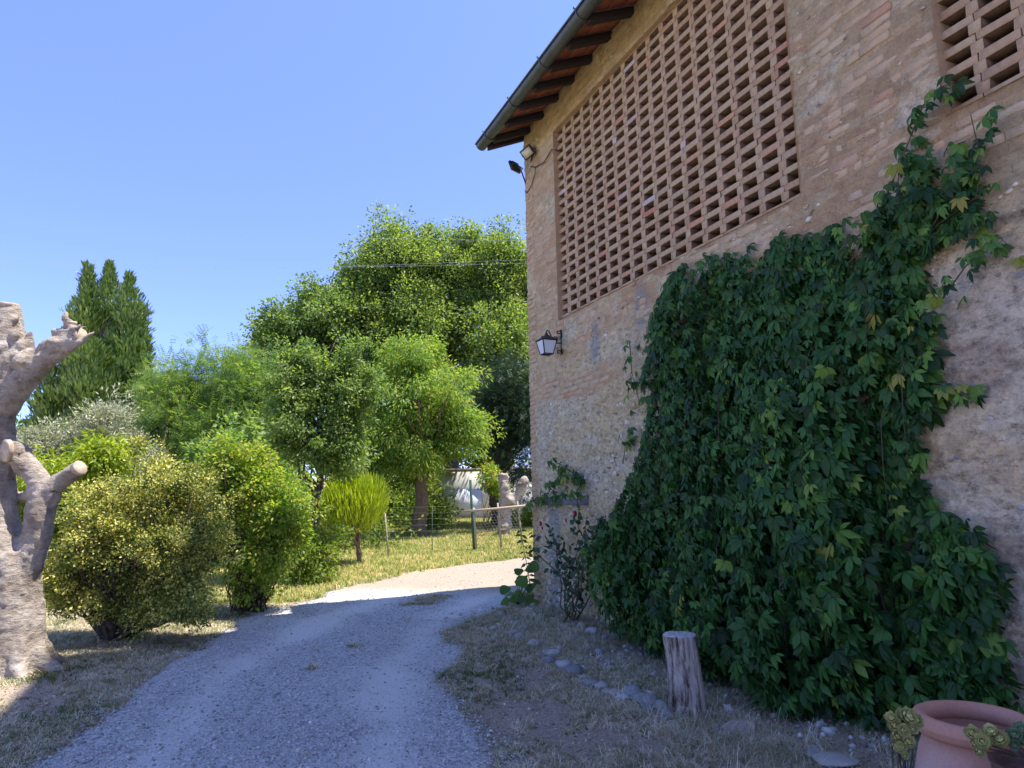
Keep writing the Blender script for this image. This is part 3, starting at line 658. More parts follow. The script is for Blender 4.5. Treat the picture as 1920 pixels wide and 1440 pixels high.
for k in range(18):                          # brackets with their little hooks
    s = .30+k*.97; P = [(s, GY+(GR+.008)*math.cos(t), GZ+(GR+.008)*math.sin(t)) for t in np.linspace(np.pi*.93, 2*np.pi, 14)]
    P = [(s, GY-GR-.03, GZ+.035), (s, GY-GR-.035, GZ+.015)]+P+[(s, GY+GR+.02, GZ+.10)]
    V, F = tube(P, .009, 5); link('gutter_bracket', mesh('gutter_bracket', V, F, M['gutter']), gut)

# unseen blocks added above the barn roof, shaped to cast the ground shadow
def block(name, label, s0, s1, y0, y1, z0, z1):
    t = empty(name, tuple(W(s0, -y0, z0)), label, 'building', rz=math.atan2(U[1], U[0])); L = s1-s0; D = y1-y0; H_ = z1-z0
    V, F = box_vf(0, L, 0, D, 0, H_); link('wall', mesh('wall', V, F, M['plain_wall']), t)
    V = np.array([(-.2, -.2, H_), (L+.2, -.2, H_), (L+.2, D+.2, H_), (-.2, D+.2, H_), (-.2, -.2, H_+.1), (L+.2, -.2, H_+.1), (L+.2, D+.2, H_+.1), (-.2, D+.2, H_+.1), (L/2, D/2, H_+.1+D*.16)])
    link('roof', mesh('roof', V, [np.array([[0, 3, 2, 1], [0, 1, 5, 4], [1, 2, 6, 5], [2, 3, 7, 6], [3, 0, 4, 7]]), np.array([[4, 5, 8], [5, 6, 8], [6, 7, 8], [7, 4, 8]])], M['tile_roof']), t)
    for k in range(3):
        for r in range(int((H_-1)//3)):
            sx = L*(.2+.3*k); V, F = rough_box(sx-.4, sx+.4, -.03, .05, H_-2.4-3*r, H_-1.2-3*r, .002, .003); link('window', mesh('window', V, F, M['iron']), t)
    return t
TALL1 = block('farmhouse', 'taller brick farmhouse rising behind the barn roof', 1.5, 3.5, .5, 5.2, 7.3, 12.15)
TALL3 = block('stair_tower', 'brick stair tower of the farm between the farmhouse and the dovecote tower', 2.75, 3.6, .1, 5, 7.6, 13.7)
TALL2 = block('tower_house', 'tall brick dovecote tower of the farm beside the farmhouse', 3.6, 16, .0, 6, 7.6, 15.55)

# ------------------------------------------------------------ leaves: numpy clouds
def frames(D, Nn):
    D = D/(np.linalg.norm(D, axis=1)[:, None]+1e-9); S_ = np.cross(Nn, D); S_ /= np.linalg.norm(S_, axis=1)[:, None]+1e-9; Z_ = np.cross(D, S_)
    return D, S_, Z_
def stamp(P, D, Nn, size, tv, tf):
    D, S_, Z_ = frames(D, Nn); tv = np.asarray(tv, float); n, k = len(P), len(tv)
    V = P[:, None]+size[:, None, None]*(tv[None, :, 0, None]*D[:, None]+tv[None, :, 1, None]*S_[:, None]+tv[None, :, 2, None]*Z_[:, None])
    F = [(np.asarray(f)[None]+(np.arange(n)*k)[:, None, None]).reshape(-1, np.asarray(f).shape[1]) for f in tf]
    return V.reshape(-1, 3), F, k
LEAF = ([(0, 0, 0), (.5, .28, .07), (1, 0, -.06), (.5, -.28, .07)], [[[0, 3, 2], [0, 2, 1]]])
LANCE = ([(0, 0, 0), (.45, .15, .04), (1, 0, -.12), (.45, -.15, .04)], [[[0, 3, 2], [0, 2, 1]]])
SPRIG = ([(0, .07, 0), (0, -.07, 0), (1, 0, 0), (.5, .16, .05), (.55, -.16, -.04)], [[[0, 1, 2], [0, 2, 3], [1, 4, 2]]])
def pinnate():
    V = []; F = []
    for k in range(5):
        for s in (-1, 1):
            x = .1+k*.2; b = len(V); V += [(x, 0, -.1*x*x), (x+.10, s*.20, -.1*x*x), (x+.02, s*.30, -.1*x*x-.05)]; F.append([b, b+1, b+2])
    return V, [F]
PINN = pinnate()
def unit(n): v = rng.normal(size=(n, 3)); return v/np.linalg.norm(v, axis=1)[:, None]
def cloud(lobes, ncl, per, crad, shell=(.55, 1.), flat=.75, skip=.0):
    """leaf positions: boughs on ellipsoid lobes (cx,cy,cz,rx,ry,rz), clusters on boughs, leaves in clusters"""
    L = np.array(lobes, float); w_ = (L[:, 3]*L[:, 4]*L[:, 5])**(2/3); nb = max(len(L)*3, ncl//7); pick = rng.choice(len(L), nb, p=w_/w_.sum()); ub = unit(nb)
    r = shell[0]+(shell[1]-shell[0])*rng.random(nb)**.7; r = r*rng.uniform(.85, 1.12, nb)
    Bc = L[pick, :3]+ub*L[pick, 3:]*r[:, None]; which = rng.integers(0, nb, ncl); rad = L[pick, 3:].mean(1)
    # clusters strung outwards along each bough
    t_ = rng.uniform(-.34, .10, ncl); C = Bc[which]+ub[which]*(t_*rad[which])[:, None]+rng.normal(size=(ncl, 3))*(crad*.85)
    u = ub[which]; cs = crad*rng.uniform(.4, 1.15, ncl)*.85; k = rng.poisson(per*rng.uniform(.5, 1.5, ncl)); idx = np.repeat(np.arange(ncl), k)
    g = rng.normal(size=(len(idx), 3)); g /= np.maximum(1, np.linalg.norm(g, axis=1)/1.9)[:, None]
    P = C[idx]+g*cs[idx][:, None]*[1, 1, flat]; return P, u[idx], C, idx, g
def crown(parent, name, mat, lobes, ncl, per, crad, size, tpl=LEAF, droop=.3, up=.6, shell=(.55, 1.), flat=.75, zmin=None, lean=None):
    P, u, C, idx, g = cloud(lobes, ncl, per, crad, shell, flat); n = len(P)
    D = g*.6+u*.5+unit(n)*.8; D[:, 2] -= droop
    Nn = unit(n)*.9+[.25, -.25, up*.7]+u*.5
    sz = size*rng.uniform(.6, 1.3, n)
    V, F, k = stamp(P, D, Nn, sz, *tpl)
    rnd = np.clip(rng.normal(.5, .2, n)+(rng.random(len(C))[idx]-.5)*.45, 0, 1)
    return part(name, V, F, mat, parent, {'rnd': np.repeat(rnd, k)}), C
def curve_pts(a, b, n=6, sag=0, wob=.04):
    a = np.asarray(a, float); b = np.asarray(b, float); t = np.linspace(0, 1, n)[:, None]; L = np.linalg.norm(b-a)
    P = a+(b-a)*t; P[1:-1] += rng.normal(0, wob*L, (n-2, 3))*[1, 1, .4]; P[:, 2] += (sag*L*(t[:, 0])*(1-t[:, 0])); return P
def limbs(parent, base, top, r0, C, nl, mat, name='trunk', r1=None, fork=.45):
    base = np.asarray(base, float); top = np.asarray(top, float); mb = MB(); P = curve_pts(base-[0, 0, .1], top, 8, 0, .015)
    rr = np.linspace(r0, r0*.35 if r1 is None else r1, 8); rr[0] *= 1.35; rr[1] *= 1.05; mb.add(*tube(P, rr, 12, True, .18))
    for c_ in C[rng.choice(len(C), min(nl, len(C)), replace=False)]:
        t = random.uniform(fork, .95); k = t*7; a = P[int(k)]+(P[min(7, int(k)+1)]-P[int(k)])*(k-int(k))
        L = np.linalg.norm(c_-a); mb.add(*tube(curve_pts(a, c_, 6, .15, .05), np.linspace(r0*.28*min(1, L/3+.3), r0*.04, 6), 6, True, .1))
    return mb.build(name, mat, parent, True)
def tree(name, label, cat, base, top, r0, mat, bark, lobes, ncl, per, crad, size, nl=30, group=None, fork=.45, **kw):
    t = empty(name, tuple(base), label, cat, group); cr, C = crown(t, 'crown', mat, lobes, ncl, per, crad, size, **kw)
    limbs(t, base, top, r0, C, nl, bark, fork=fork); return t
def lobe(px, py, Y, rx, rz, ry=None):        # lobe centred where the photograph shows it; radii in photo pixels
    c_ = at(px, py, Y); k = Y/FPX; return (*c_, rx*k, (ry if ry else (rx+rz)/2)*k, rz*k)

# big oak behind everything
Y = 31.; b = at(830, 985, Y); b[2] = gz(b[0], b[1])
tree('oak_tree', 'tallest tree, broad bright green oak rising behind the orchard trees next to the barn corner', 'tree', b, at(850, 620, Y), .42, M['oak'], M['bark'],
     [lobe(830, 540, Y, 125, 90), lobe(905, 530, Y, 85, 80), lobe(735, 530, Y-1, 75, 80), lobe(690, 600, Y-1, 85, 80), lobe(600, 620, Y-1, 60, 55), lobe(535, 640, Y-1, 50, 55),
      lobe(930, 620, Y-2, 80, 110), lobe(760, 640, Y-1, 80, 50), lobe(960, 700, Y-3, 60, 80), lobe(850, 470, Y, 60, 34), lobe(925, 468, Y, 42, 30), lobe(735, 475, Y, 50, 38), lobe(790, 480, Y-.5, 60, 42), lobe(680, 540, Y-.5, 60, 50), lobe(705, 505, Y-1, 50, 42), lobe(625, 585, Y-1, 45, 42), lobe(965, 530, Y-1, 40, 80), lobe(760, 600, Y-2, 90, 60), lobe(1010, 590, Y, 80, 100), lobe(1080, 640, Y, 90, 110)],
     2300, 118, .50, .145, nl=60, shell=(.45, 1.0))
Y = 29.; b = at(560, 985, Y); b[2] = gz(b[0], b[1])
tree('evergreen_oak', 'dark rounded oak at the left foot of the tallest tree', 'tree', b, at(560, 700, Y), .25, M['plum'], M['bark'],
     [lobe(530, 640, Y, 50, 55), lobe(600, 610, Y, 60, 60), lobe(560, 720, Y, 75, 60), lobe(660, 690, Y, 80, 60), lobe(650, 590, Y, 55, 60)], 460, 120, .42, .14, nl=20)
# dark trees in the shade by the barn corner
Y = 23.; b = at(930, 990, Y); b[2] = gz(b[0], b[1])
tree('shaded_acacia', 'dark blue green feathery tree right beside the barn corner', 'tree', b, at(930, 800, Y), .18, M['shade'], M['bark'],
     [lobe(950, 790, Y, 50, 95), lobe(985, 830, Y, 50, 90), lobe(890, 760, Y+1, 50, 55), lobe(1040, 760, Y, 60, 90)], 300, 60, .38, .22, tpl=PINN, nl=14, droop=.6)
# acacia left of centre
Y = 21.; b = at(400, 985, Y); b[2] = gz(b[0], b[1])
tree('acacia_tree', 'feathery light green acacia between the cypress and the orchard trees', 'tree', b, at(420, 760, Y), .16, M['acacia'], M['bark'],
     [lobe(420, 780, Y, 110, 90), lobe(350, 800, Y, 70, 70), lobe(465, 720, Y, 60, 60), lobe(400, 700, Y, 45, 35), lobe(330, 740, Y, 45, 40), lobe(470, 830, Y, 80, 70), lobe(300, 850, Y, 60, 60)], 520, 48, .38, .26, tpl=PINN, nl=26, droop=.1, up=.9)
# cypress: a bundle of flame-like spires
Y = 25.; b = at(175, 975, Y); b[2] = gz(b[0], b[1]); cy = empty('cypress_tree', tuple(b), 'dark tall cypress with three ragged tips rising behind the pale pollarded trunk', 'tree')
Ps = []; Ds = []; Tn = []
for (px, ptop, wpx, pbot) in ((165, 497, 30, 860), (205, 492, 32, 860), (243, 515, 30, 860), (140, 590, 34, 870), (258, 600, 24, 870), (215, 620, 42, 880), (175, 640, 46, 880), (100, 690, 36, 870), (80, 750, 24, 860), (265, 690, 22, 860), (245, 740, 36, 880), (130, 740, 40, 870), (190, 750, 40, 880), (115, 800, 34, 880), (160, 560, 30, 800), (272, 640, 12, 700), (268, 575, 12, 640)):
    dY = random.uniform(-1.4, 1.0); n = int(wpx*(pbot-ptop)*.75); t = rng.random(n)**.8
    y_ = ptop+(pbot-ptop)*t; wd = wpx*np.clip(t*4.2, .12, 1)**.7*(.86+.25*np.sin(t*23+px)); a = rng.uniform(0, 6.28, n); r = rng.random(n)**.35
    c_ = np.array([at(px, yy, Y+dY) for yy in y_]); o_ = np.stack([np.cos(a)*wd*r, np.sin(a)*wd*r, np.zeros(n)], 1)*Y/FPX
    lump = (fbm(c_[:, 2]*2.6+a*1.2, a*2.2+px, 61, 3)-.45)*1.6; P = c_+o_*(1+lump[:, None]); D = np.stack([np.cos(a)*.5, np.sin(a)*.5, np.full(n, 1.)], 1)+unit(n)*.35
    Ps.append(P); Ds.append(D); Tn.append(np.stack([np.cos(a), np.sin(a), np.full(n, .3)], 1))
P = np.concatenate(Ps); D = np.concatenate(Ds); Nn = np.concatenate(Tn)+unit(len(P))*.4
V, F, k = stamp(P, D, Nn, .19*rng.uniform(.5, 1.4, len(P)), *SPRIG)
part('crown', V, F, M['cypress'], cy, {'rnd': np.repeat(np.clip(rng.normal(.5, .22, len(P)), 0, 1), k)}); limbs(cy, b, at(190, 620, Y), .22, P[::400], 10, M['bark'])
# silvery olives
Y = 17.5
for (nm, lab, px, lob) in (('olive_tree', 'silver grey olive standing right under the cypress', 205, [lobe(205, 800, Y, 48, 45), lobe(185, 860, Y, 60, 60), lobe(240, 880, Y, 50, 55)]),
                           ('olive_tree', 'lower silver olive bush between pale trunk and taller olive', 95, [lobe(95, 835, Y, 48, 38), lobe(110, 890, Y, 50, 45), lobe(50, 880, Y, 45, 60)])):
    b = at(px, 1000, Y); b[2] = gz(b[0], b[1]); tree(nm, lab, 'tree', b, at(px, 870, Y), .09, M['olive'], M['bark'], lob, 260, 75, .22, .10, tpl=LANCE, nl=16, group='olive trees', droop=-.2)
Y = 19.; b = at(310, 1000, Y); b[2] = gz(b[0], b[1])
tree('olive_tree', 'faint grey green olive seen behind the acacia right of the cypress', 'tree', b, at(300, 850, Y), .09, M['olive'], M['bark'], [lobe(300, 830, Y+3, 40, 60), lobe(290, 740, Y+6, 28, 35)], 110, 70, .3, .13, tpl=LANCE, nl=8, group='olive trees', droop=-.2)
# yellow-green peach-like shrub
Y = 14.; b = at(150, 1010, Y); b[2] = gz(b[0], b[1])
tree('peach_tree', 'yellow green long leaved young tree behind the pale trunk and below the olives', 'tree', b, at(160, 880, Y), .06, M['laurel'], M['bark'],
     [lobe(170, 880, Y, 60, 48), lobe(120, 930, Y, 60, 50), lobe(60, 920, Y, 40, 60), lobe(200, 850, Y, 30, 25), lobe(180, 960, Y, 70, 50)], 230, 42, .22, .15, tpl=LANCE, nl=14, droop=.5)
# the ivy-hung tree and the cherry
Y = 13.; b = gpt(590, 1078); b2 = b.copy()
tree('orchard_tree', 'slender dark trunked orchard tree with upright leafy shoots left of the cherry', 'tree', b, at(600, 760, 12.7), .11, M['plum'], M['bark'],
     [lobe(600, 790, 12.8, 85, 100), lobe(555, 720, 12.8, 42, 65), lobe(605, 700, 12.8, 40, 60), lobe(660, 715, 12.8, 32, 75), lobe(545, 800, 12.8, 40, 70), lobe(640, 850, 12.8, 50, 45), lobe(550, 680, 12.8, 14, 38), lobe(672, 670, 12.8, 12, 30)], 620, 80, .15, .066, nl=40, droop=.5)
ot = bpy.data.objects['orchard_tree']; Pl = []
for k in range(26):
    px = random.choice((540, 552, 566, 590, 604, 618, 648, 662, 672, 684, 525, 698)); top_ = random.uniform(640, 700); p0 = at(px+random.uniform(-6, 6), top_+90, 12.7+random.uniform(-.3, .3)); p1 = p0+[random.uniform(-.08, .08), 0, random.uniform(.75, 1.05)]
    n = 130; t_ = rng.random(n)[:, None]; Pl.append(p0+(p1-p0)*t_+rng.normal(0, .05, (n, 3))*(1.1-t_))
Pl = np.concatenate(Pl); n = len(Pl); V, F, k = stamp(Pl, unit(n)+[0, 0, -.5], unit(n)+[.3, -.3, .4], rng.uniform(.045, .085, n), *LEAF); part('shoot', V, F, M['plum'], ot, {'rnd': np.repeat(rng.uniform(.3, 1, n), k)})
b = gpt(785, 1007); Yc = b[1]
tree('cherry_tree', 'round spreading cherry with drooping yellow green leaves and a thick bare trunk behind the fence', 'tree', b, at(790, 830, Yc), .25, M['cherry'], M['bark_brown'],
     [lobe(780, 760, Yc, 95, 85), lobe(770, 680, Yc, 62, 42), lobe(840, 800, Yc, 62, 50), lobe(720, 790, Yc, 70, 70), lobe(700, 860, Yc, 55, 40), lobe(830, 850, Yc, 55, 35), lobe(885, 800, Yc, 25, 18), lobe(760, 850, Yc-.5, 60, 30)], 680, 95, .26, .125, tpl=LANCE, nl=45, droop=.9, fork=.55)
# variegated shrub, big and near
Y = 8.; b = gpt(212, 1198)
def crown_t(base, name, label, cat, mat, bark, lobes, ncl, per, crad, size, stems, r=.03, **kw):
    t = empty(name, tuple(base), label, cat); cr, C = crown(t, 'crown', mat, lobes, ncl, per, crad, size, **kw); mb = MB()
    for c_ in C[rng.choice(len(C), stems, replace=False)]:
        mb.add(*tube(curve_pts(base+[random.uniform(-.12, .12), random.uniform(-.12, .12), -.05], c_, 6, .1, .05), np.linspace(r, .004, 6), 6))
    return t, mb
t, mb = crown_t(b, 'variegated_shrub', 'large cream and green variegated shrub with a short thick stem beside the drive', 'shrub', M['holly'], M['bark'],
                [lobe(250, 1020, Y, 130, 85), lobe(155, 1060, Y, 60, 70), lobe(340, 1040, Y, 65, 75), lobe(290, 925, Y+.2, 85, 60), lobe(195, 955, Y+.2, 90, 60), lobe(370, 950, Y+.3, 60, 55), lobe(272, 865, Y+.4, 40, 38), lobe(390, 1010, Y+.2, 40, 50), lobe(210, 1110, Y, 85, 38), lobe(310, 1125, Y, 55, 25), lobe(140, 1110, Y, 35, 40), lobe(255, 1150, Y-.2, 75, 22), lobe(350, 1120, Y-.2, 40, 30)],
                1050, 95, .095, .036, 70, .028, droop=.1)
mb.add(*tube(curve_pts(b-[0, 0, .1], b+[0, 0, .55], 6, 0, .02), [.15, .12, .10, .10, .09, .06], 12, True, .15)); mb.build('stem', M['bark'], t, True)
# leafy shrub to its right
b = gpt(465, 1148)
t, mb = crown_t(b, 'leafy_shrub', 'upright lime green shrub with a tangle of bare reddish stems at its foot', 'shrub', M['hazel'], M['stem'],
                [lobe(475, 930, 9.8, 85, 80), lobe(450, 880, 9.8, 50, 45), lobe(520, 970, 9.8, 55, 60), lobe(430, 960, 9.8, 40, 70), lobe(490, 1030, 9.8, 60, 50)], 520, 70, .12, .058, 60, .014, droop=.3)
for _ in range(60):
    e_ = b+[random.uniform(-.35, .55), random.uniform(-.3, .3), random.uniform(.5, 1.3)]; mb.add(*tube(curve_pts(b+[random.uniform(-.2, .25), random.uniform(-.15, .15), -.02], e_, 5, 0, .05), np.linspace(.012, .004, 5), 5))
mb.build('stem', M['stem'], t, True)
crown(t, 'lower_leaves', M['hazel'], [lobe(470, 1120, 9.75, 40, 28), lobe(520, 1085, 9.75, 40, 40), lobe(445, 1060, 9.75, 25, 50)], 70, 22, .09, .055)
t, mb = crown_t(gpt(600, 1075)+[0.1, .2, 0], 'low_bush', 'low dark bush around the foot of the slender orchard tree', 'shrub', M['under'], M['stem'], [lobe(575, 1050, 12.3, 35, 40), lobe(610, 1010, 12.6, 22, 50)], 110, 45, .14, .07, 12, .01)
mb.build('stem', M['stem'], t, True)
t, mb = crown_t(at(400, 1010, 15.)*[1, 1, 0]+[0, 0, gz(0, 15.)], 'elder_shrub', 'bright green leafy shrub filling the gap behind the lime green shrub', 'shrub', M['acacia'], M['stem'], [lobe(440, 860, 15, 60, 45), lobe(380, 880, 15, 40, 50), lobe(520, 890, 15, 40, 70), lobe(400, 950, 15, 70, 60)], 300, 55, .22, .13, 20, .02)
mb.build('stem', M['stem'], t, True)
# tree heather, bright yellow-green
b = gpt(672, 1061); hy = b[1]; t = empty('tree_heather', tuple(b), 'bright yellow green broom like tree heather on a twisted bare stem', 'shrub')
lob = np.array([lobe(665, 950, hy, 58, 52), lobe(620, 960, hy, 22, 45), lobe(690, 935, hy, 38, 42), lobe(650, 925, hy, 36, 40)]); n = 9000
pk = rng.choice(4, n, p=[.45, .15, .2, .2]); u = unit(n)*(rng.random(n)**.4)[:, None]; P = lob[pk, :3]+u*lob[pk, 3:]
D = unit(n)*.25+[0, 0, 1]+u*[.5, .5, 0]; V, F, k = stamp(P, D, unit(n)+u, .17*rng.uniform(.5, 1.3, n), [(0, .05, 0), (0, -.05, 0), (1, 0, 0), (.5, .07, .02)], [[[0, 1, 2], [0, 2, 3]]])
part('crown', V, F, M['heath'], t, {'rnd': np.repeat(np.clip(rng.normal(.55, .2, n), 0, 1), k)})
mb = MB()
for q in range(3):
    a = q*2.1; o_ = np.array([math.cos(a), math.sin(a), 0])*.06; s_ = [b-[0, 0, .05]+o_, b+[0.02, 0, .25]-o_*.6, b+[-.05, 0, .5]+o_*.8, b+[-.08+o_[0]*2, o_[1]*2, .8]]; mb.add(*tube(s_, [.05, .04, .035, .025], 8, True, .2))
for _ in range(14): mb.add(*tube(curve_pts(b+[-.05, 0, .6], lob[rng.integers(4), :3]+rng.normal(0, .2, 3), 5, 0, .06), np.linspace(.022, .006, 5), 5))
mb.build('trunk', M['bark_brown'], t, True)

# undergrowth behind the fence and the far tree line
def mass(name, label, mat, lobes, ncl, per, crad, size, **kw):
    t = link(name, None) if False else None
    P, u, C, idx, g = cloud(lobes, ncl, per, crad, (.3, 1.)); n = len(P); k_ = P[:, 2] > gz(P[:, 0], P[:, 1]); P, u, idx, g = P[k_], u[k_], idx[k_], g[k_]; n = len(P)
    V, F, k = stamp(P, g*.6+unit(n), unit(n)+[0, 0, .6], size*rng.uniform(.6, 1.3, n), *LEAF)
    return tagit(link(name, mesh(name, V, F, mat, {'rnd': np.repeat(np.clip(rng.normal(.5, .22, n), 0, 1), k)})), label, None, None, 'stuff')
lob = []
for px in range(560, 1100, 28):
    Yy = random.uniform(21, 24); hut_gap = 840 < px < 925
    if not hut_gap: lob.append(lobe(px, random.uniform(955, 985), Yy, 34, 35))
for px in range(580, 760, 30): lob.append(lobe(px, 985, 17.5, 30, 32))
for px in range(660, 800, 40): lob.append(lobe(px, 890, 25.5, 45, 45))
mass('undergrowth', 'tangled green undergrowth behind the wire fence', M['under'], lob, 520, 70, .28, .11)
lob = []
for px in range(-500, 660, 60): lob.append(lobe(px, random.uniform(900, 950), random.uniform(24, 34), 70, random.uniform(60, 80)))
for px in range(-400, 120, 70): lob.append(lobe(px, random.uniform(800, 850), random.uniform(30, 36), 70, random.uniform(60, 80)))
for px in range(640, 1500, 60): lob.append(lobe(px, random.uniform(840, 900), 38, 70, 100))
mass('far_woods', 'mass of far green woods closing the garden', M['under'], lob, 900, 75, .55, .24)
lob = [lobe(px, random.uniform(980, 1010), random.uniform(13, 17), 50, 45) for px in range(-60, 560, 45)]
mass('hedge_growth', 'tangled bushes behind the near shrubs', M['plum'], lob, 360, 55, .22, .11)

# ------------------------------------------------------------ pollarded trunk
def remesh_tubes(chains, voxel, name):
    mb = MB()
    for P, r in chains: mb.add(*tube(P, r, 14, True))
    V, F, _ = mb.get(); o = bpy.data.objects.new('tmp', mesh('tmp', V, F)); col.objects.link(o)
    md = o.modifiers.new('r', 'REMESH'); md.mode = 'VOXEL'; md.voxel_size = voxel; md2 = o.modifiers.new('s', 'SMOOTH'); md2.factor = .6; md2.iterations = 4
    bpy.context.view_layer.update(); ev = o.evaluated_get(bpy.context.evaluated_depsgraph_get()); me = bpy.data.meshes.new_from_object(ev)
    bpy.data.objects.remove(o); me.name = name; return me
def roughen(me, amp, f, stretch=1.):
    n = len(me.vertices); co = np.empty(n*3); no = np.empty(n*3); me.vertices.foreach_get('co', co); me.vertices.foreach_get('normal', no); co = co.reshape(-1, 3); no = no.reshape(-1, 3)
    d = np.array([amp*mnoise.fractal(Vector((c_[0]*f, c_[1]*f, c_[2]*f*stretch)), .8, 2.1, 4) for c_ in co])
    co += no*d[:, None]; me.vertices.foreach_set('co', co.ravel()); me.polygons.foreach_set('use_smooth', np.ones(len(me.polygons), bool)); me.update()
PY = 6.6; tb = gpt(14, 1262); PY = tb[1]
def A(px, py, dy=0): return at(px, py, PY+dy)
chains = [([tb-[.0, 0, .15], tb+[0, 0, .08], A(20, 1180), A(18, 1100), A(12, 1040)], [.40, .35, .32, .31, .30]),
          ([A(12, 1060), A(-12, 980), A(-15, 900), A(-14, 800), A(-10, 740), A(-2, 690)], [.30, .24, .22, .215, .22, .24]),
          ([A(-8, 730), A(10, 680), A(14, 640), A(14, 600), A(12, 574)], [.20, .22, .20, .145, .135]),
          ([A(20, 690), A(40, 668), A(52, 655, .05)], [.16, .13, .09]),
          ([A(0, 760), A(30, 720), A(68, 690), A(100, 660), A(128, 642), A(150, 630)], [.20, .17, .135, .12, .115, .085]),
          ([A(118, 650), A(128, 625), A(132, 608)], [.09, .085, .06]),
          ([A(30, 1100), A(55, 1050), A(72, 985), A(82, 930), A(70, 895), A(48, 868)], [.19, .165, .15, .145, .125, .115]),
          ([A(52, 872), A(35, 850), A(18, 846, -.12)], [.12, .12, .125]),
          ([A(85, 930), A(112, 900), A(147, 878, -.03)], [.13, .10, .085]),
          ([A(60, 925), A(38, 935, .2), A(20, 936, .35)], [.06, .055, .05])]
for a_ in (0, .9, 2.2, 3.4, 4.7, 5.6):
    d_ = np.array([math.cos(a_), math.sin(a_), 0]); chains.append(([tb+[0, 0, .30]+d_*.16, tb+d_*.33+[0, 0, .07], tb+d_*random.uniform(.45, .60)+[0, 0, -.05]], [.14, .09, .035]))
for (px, py, dy, r_) in ((40, 648, -.05, .075), (55, 640, 0, .06), (62, 660, -.04, .055), (28, 625, -.10, .07), (5, 650, -.14, .08), (45, 670, -.10, .08), (122, 622, -.03, .06), (138, 618, 0, .05), (108, 640, -.06, .07), (150, 640, -.02, .05), (30, 600, -.06, .05)):
    c_ = A(px, py, dy); d_ = unit(1)[0]*.06; d_ = (np.array([.10, 0, .07])+unit(1)[0]*.05)*(1 if px > 90 else .9)*np.array([1 if px > 90 else .4, 1, 1]); chains.append(([c_-d_, c_-d_*.2, c_+d_], [r_*.85, r_*.9, r_*.3]))
for _ in range(26):                          # knobs and old cuts
    ch_ = random.choice(chains[:9]); k_ = random.randrange(1, len(ch_[0])); c_ = np.array(ch_[0][k_])*.5+np.array(ch_[0][k_-1])*.5+[0, 0, random.uniform(-.1, .1)]; d_ = unit(1)[0]; d_[1] = -abs(d_[1]); r_ = ch_[1][k_]
    q_ = random.uniform(.03, .06); ax_ = np.array(ch_[0][k_])-np.array(ch_[0][k_-1]); ax_ = ax_/np.linalg.norm(ax_)*q_*1.6; c2_ = c_+d_*(r_*.86); chains.append(([c2_-ax_, c2_, c2_+ax_], [q_*.4, q_*.95, q_*.4]))
chains = [([p-tb for p in P], [x*(.86 if max(r) > .15 else .9) for x in r]) for P, r in chains]
me = remesh_tubes(chains, .017, 'pollard_trunk'); roughen(me, .022, 4.5, .7); roughen(me, .006, 20, 1.2)
m, nt, _, lk = newmat('pale_bark'); c = coord(nt)
n1 = tex(nt, 'Noise', 3.2, coord(nt, (1, 1, 1.6)), Detail=9, Roughness=.62); n2 = tex(nt, 'Noise', 4, coord(nt, (1.6, 1.6, 4.5)), Detail=8, Roughness=.7); n3 = tex(nt, 'Noise', 50, c, Detail=5)
cc = ramp(nt, n1.outputs[0], [(.3, (.20, .16, .13)), (.42, (.33, .28, .235)), (.55, (.45, .395, .34)), (.72, (.56, .51, .45))])
cc = mixc(nt, 1., cc, ramp(nt, n2.outputs[0], [(.33, (.34, .28, .25)), (.38, (.90, .88, .86)), (.52, (1.0, .99, .98)), (.7, (1.08, 1.08, 1.08))]), 'MULTIPLY')
n5 = tex(nt, 'Noise', 11, coord(nt, (1, 1, 2.2)), Detail=8, Roughness=.75)
cc = mixc(nt, .9, cc, ramp(nt, n5.outputs[0], [(.34, (.30, .23, .19)), (.385, (.86, .83, .80)), (.5, (1, 1, 1)), (.66, (1.1, 1.09, 1.07))]), 'MULTIPLY')
cc = mixc(nt, .5, cc, ramp(nt, n3.outputs[0], [(.3, (.75, .75, .75)), (.7, (1.2, 1.2, 1.2))]), 'MULTIPLY')
finish(m, nt, cc, .9, math_(nt, 'ADD', math_(nt, 'ADD', n2.outputs[0], n5.outputs[0]), math_(nt, 'MULTIPLY', n3.outputs[0], .35)), 1., .03, .1); M['pale'] = m
M['cutwood'] = simple('cut_wood', (.30, .22, .16), (.60, .50, .39), 16, .85, .6, .004)
me.materials.clear(); me.materials.append(M['pale'])
t = empty('pollarded_tree', tuple(tb), 'pale bare pollarded trunk with sawn stubs and no leaves beside the drive', 'tree'); link('trunk', me, t)
def disc(parent, c_, nrm, r, mat, name='cut_face', th=.012):
    nrm = np.asarray(nrm, float); nrm /= np.linalg.norm(nrm); V, F = tube([c_-nrm*.03, c_+nrm*th*.6, c_+nrm*th], [r, r, r*.96], 20, True, .06); part(name, V, F, mat, parent)
disc(t, A(12, 571), (0.05, -.1, 1), .112, M['cutwood']); disc(t, A(152, 629), (1, -.3, .1), .074, M['cutwood']); disc(t, A(11, 845, -.16), (-.55, -.8, -.05), .107, M['cutwood'])
disc(t, A(149.5, 877, -.04), (1, -.35, .5), .072, M['cutwood']); disc(t, A(133, 604), (.2, -.2, 1), .055, M['cutwood'])

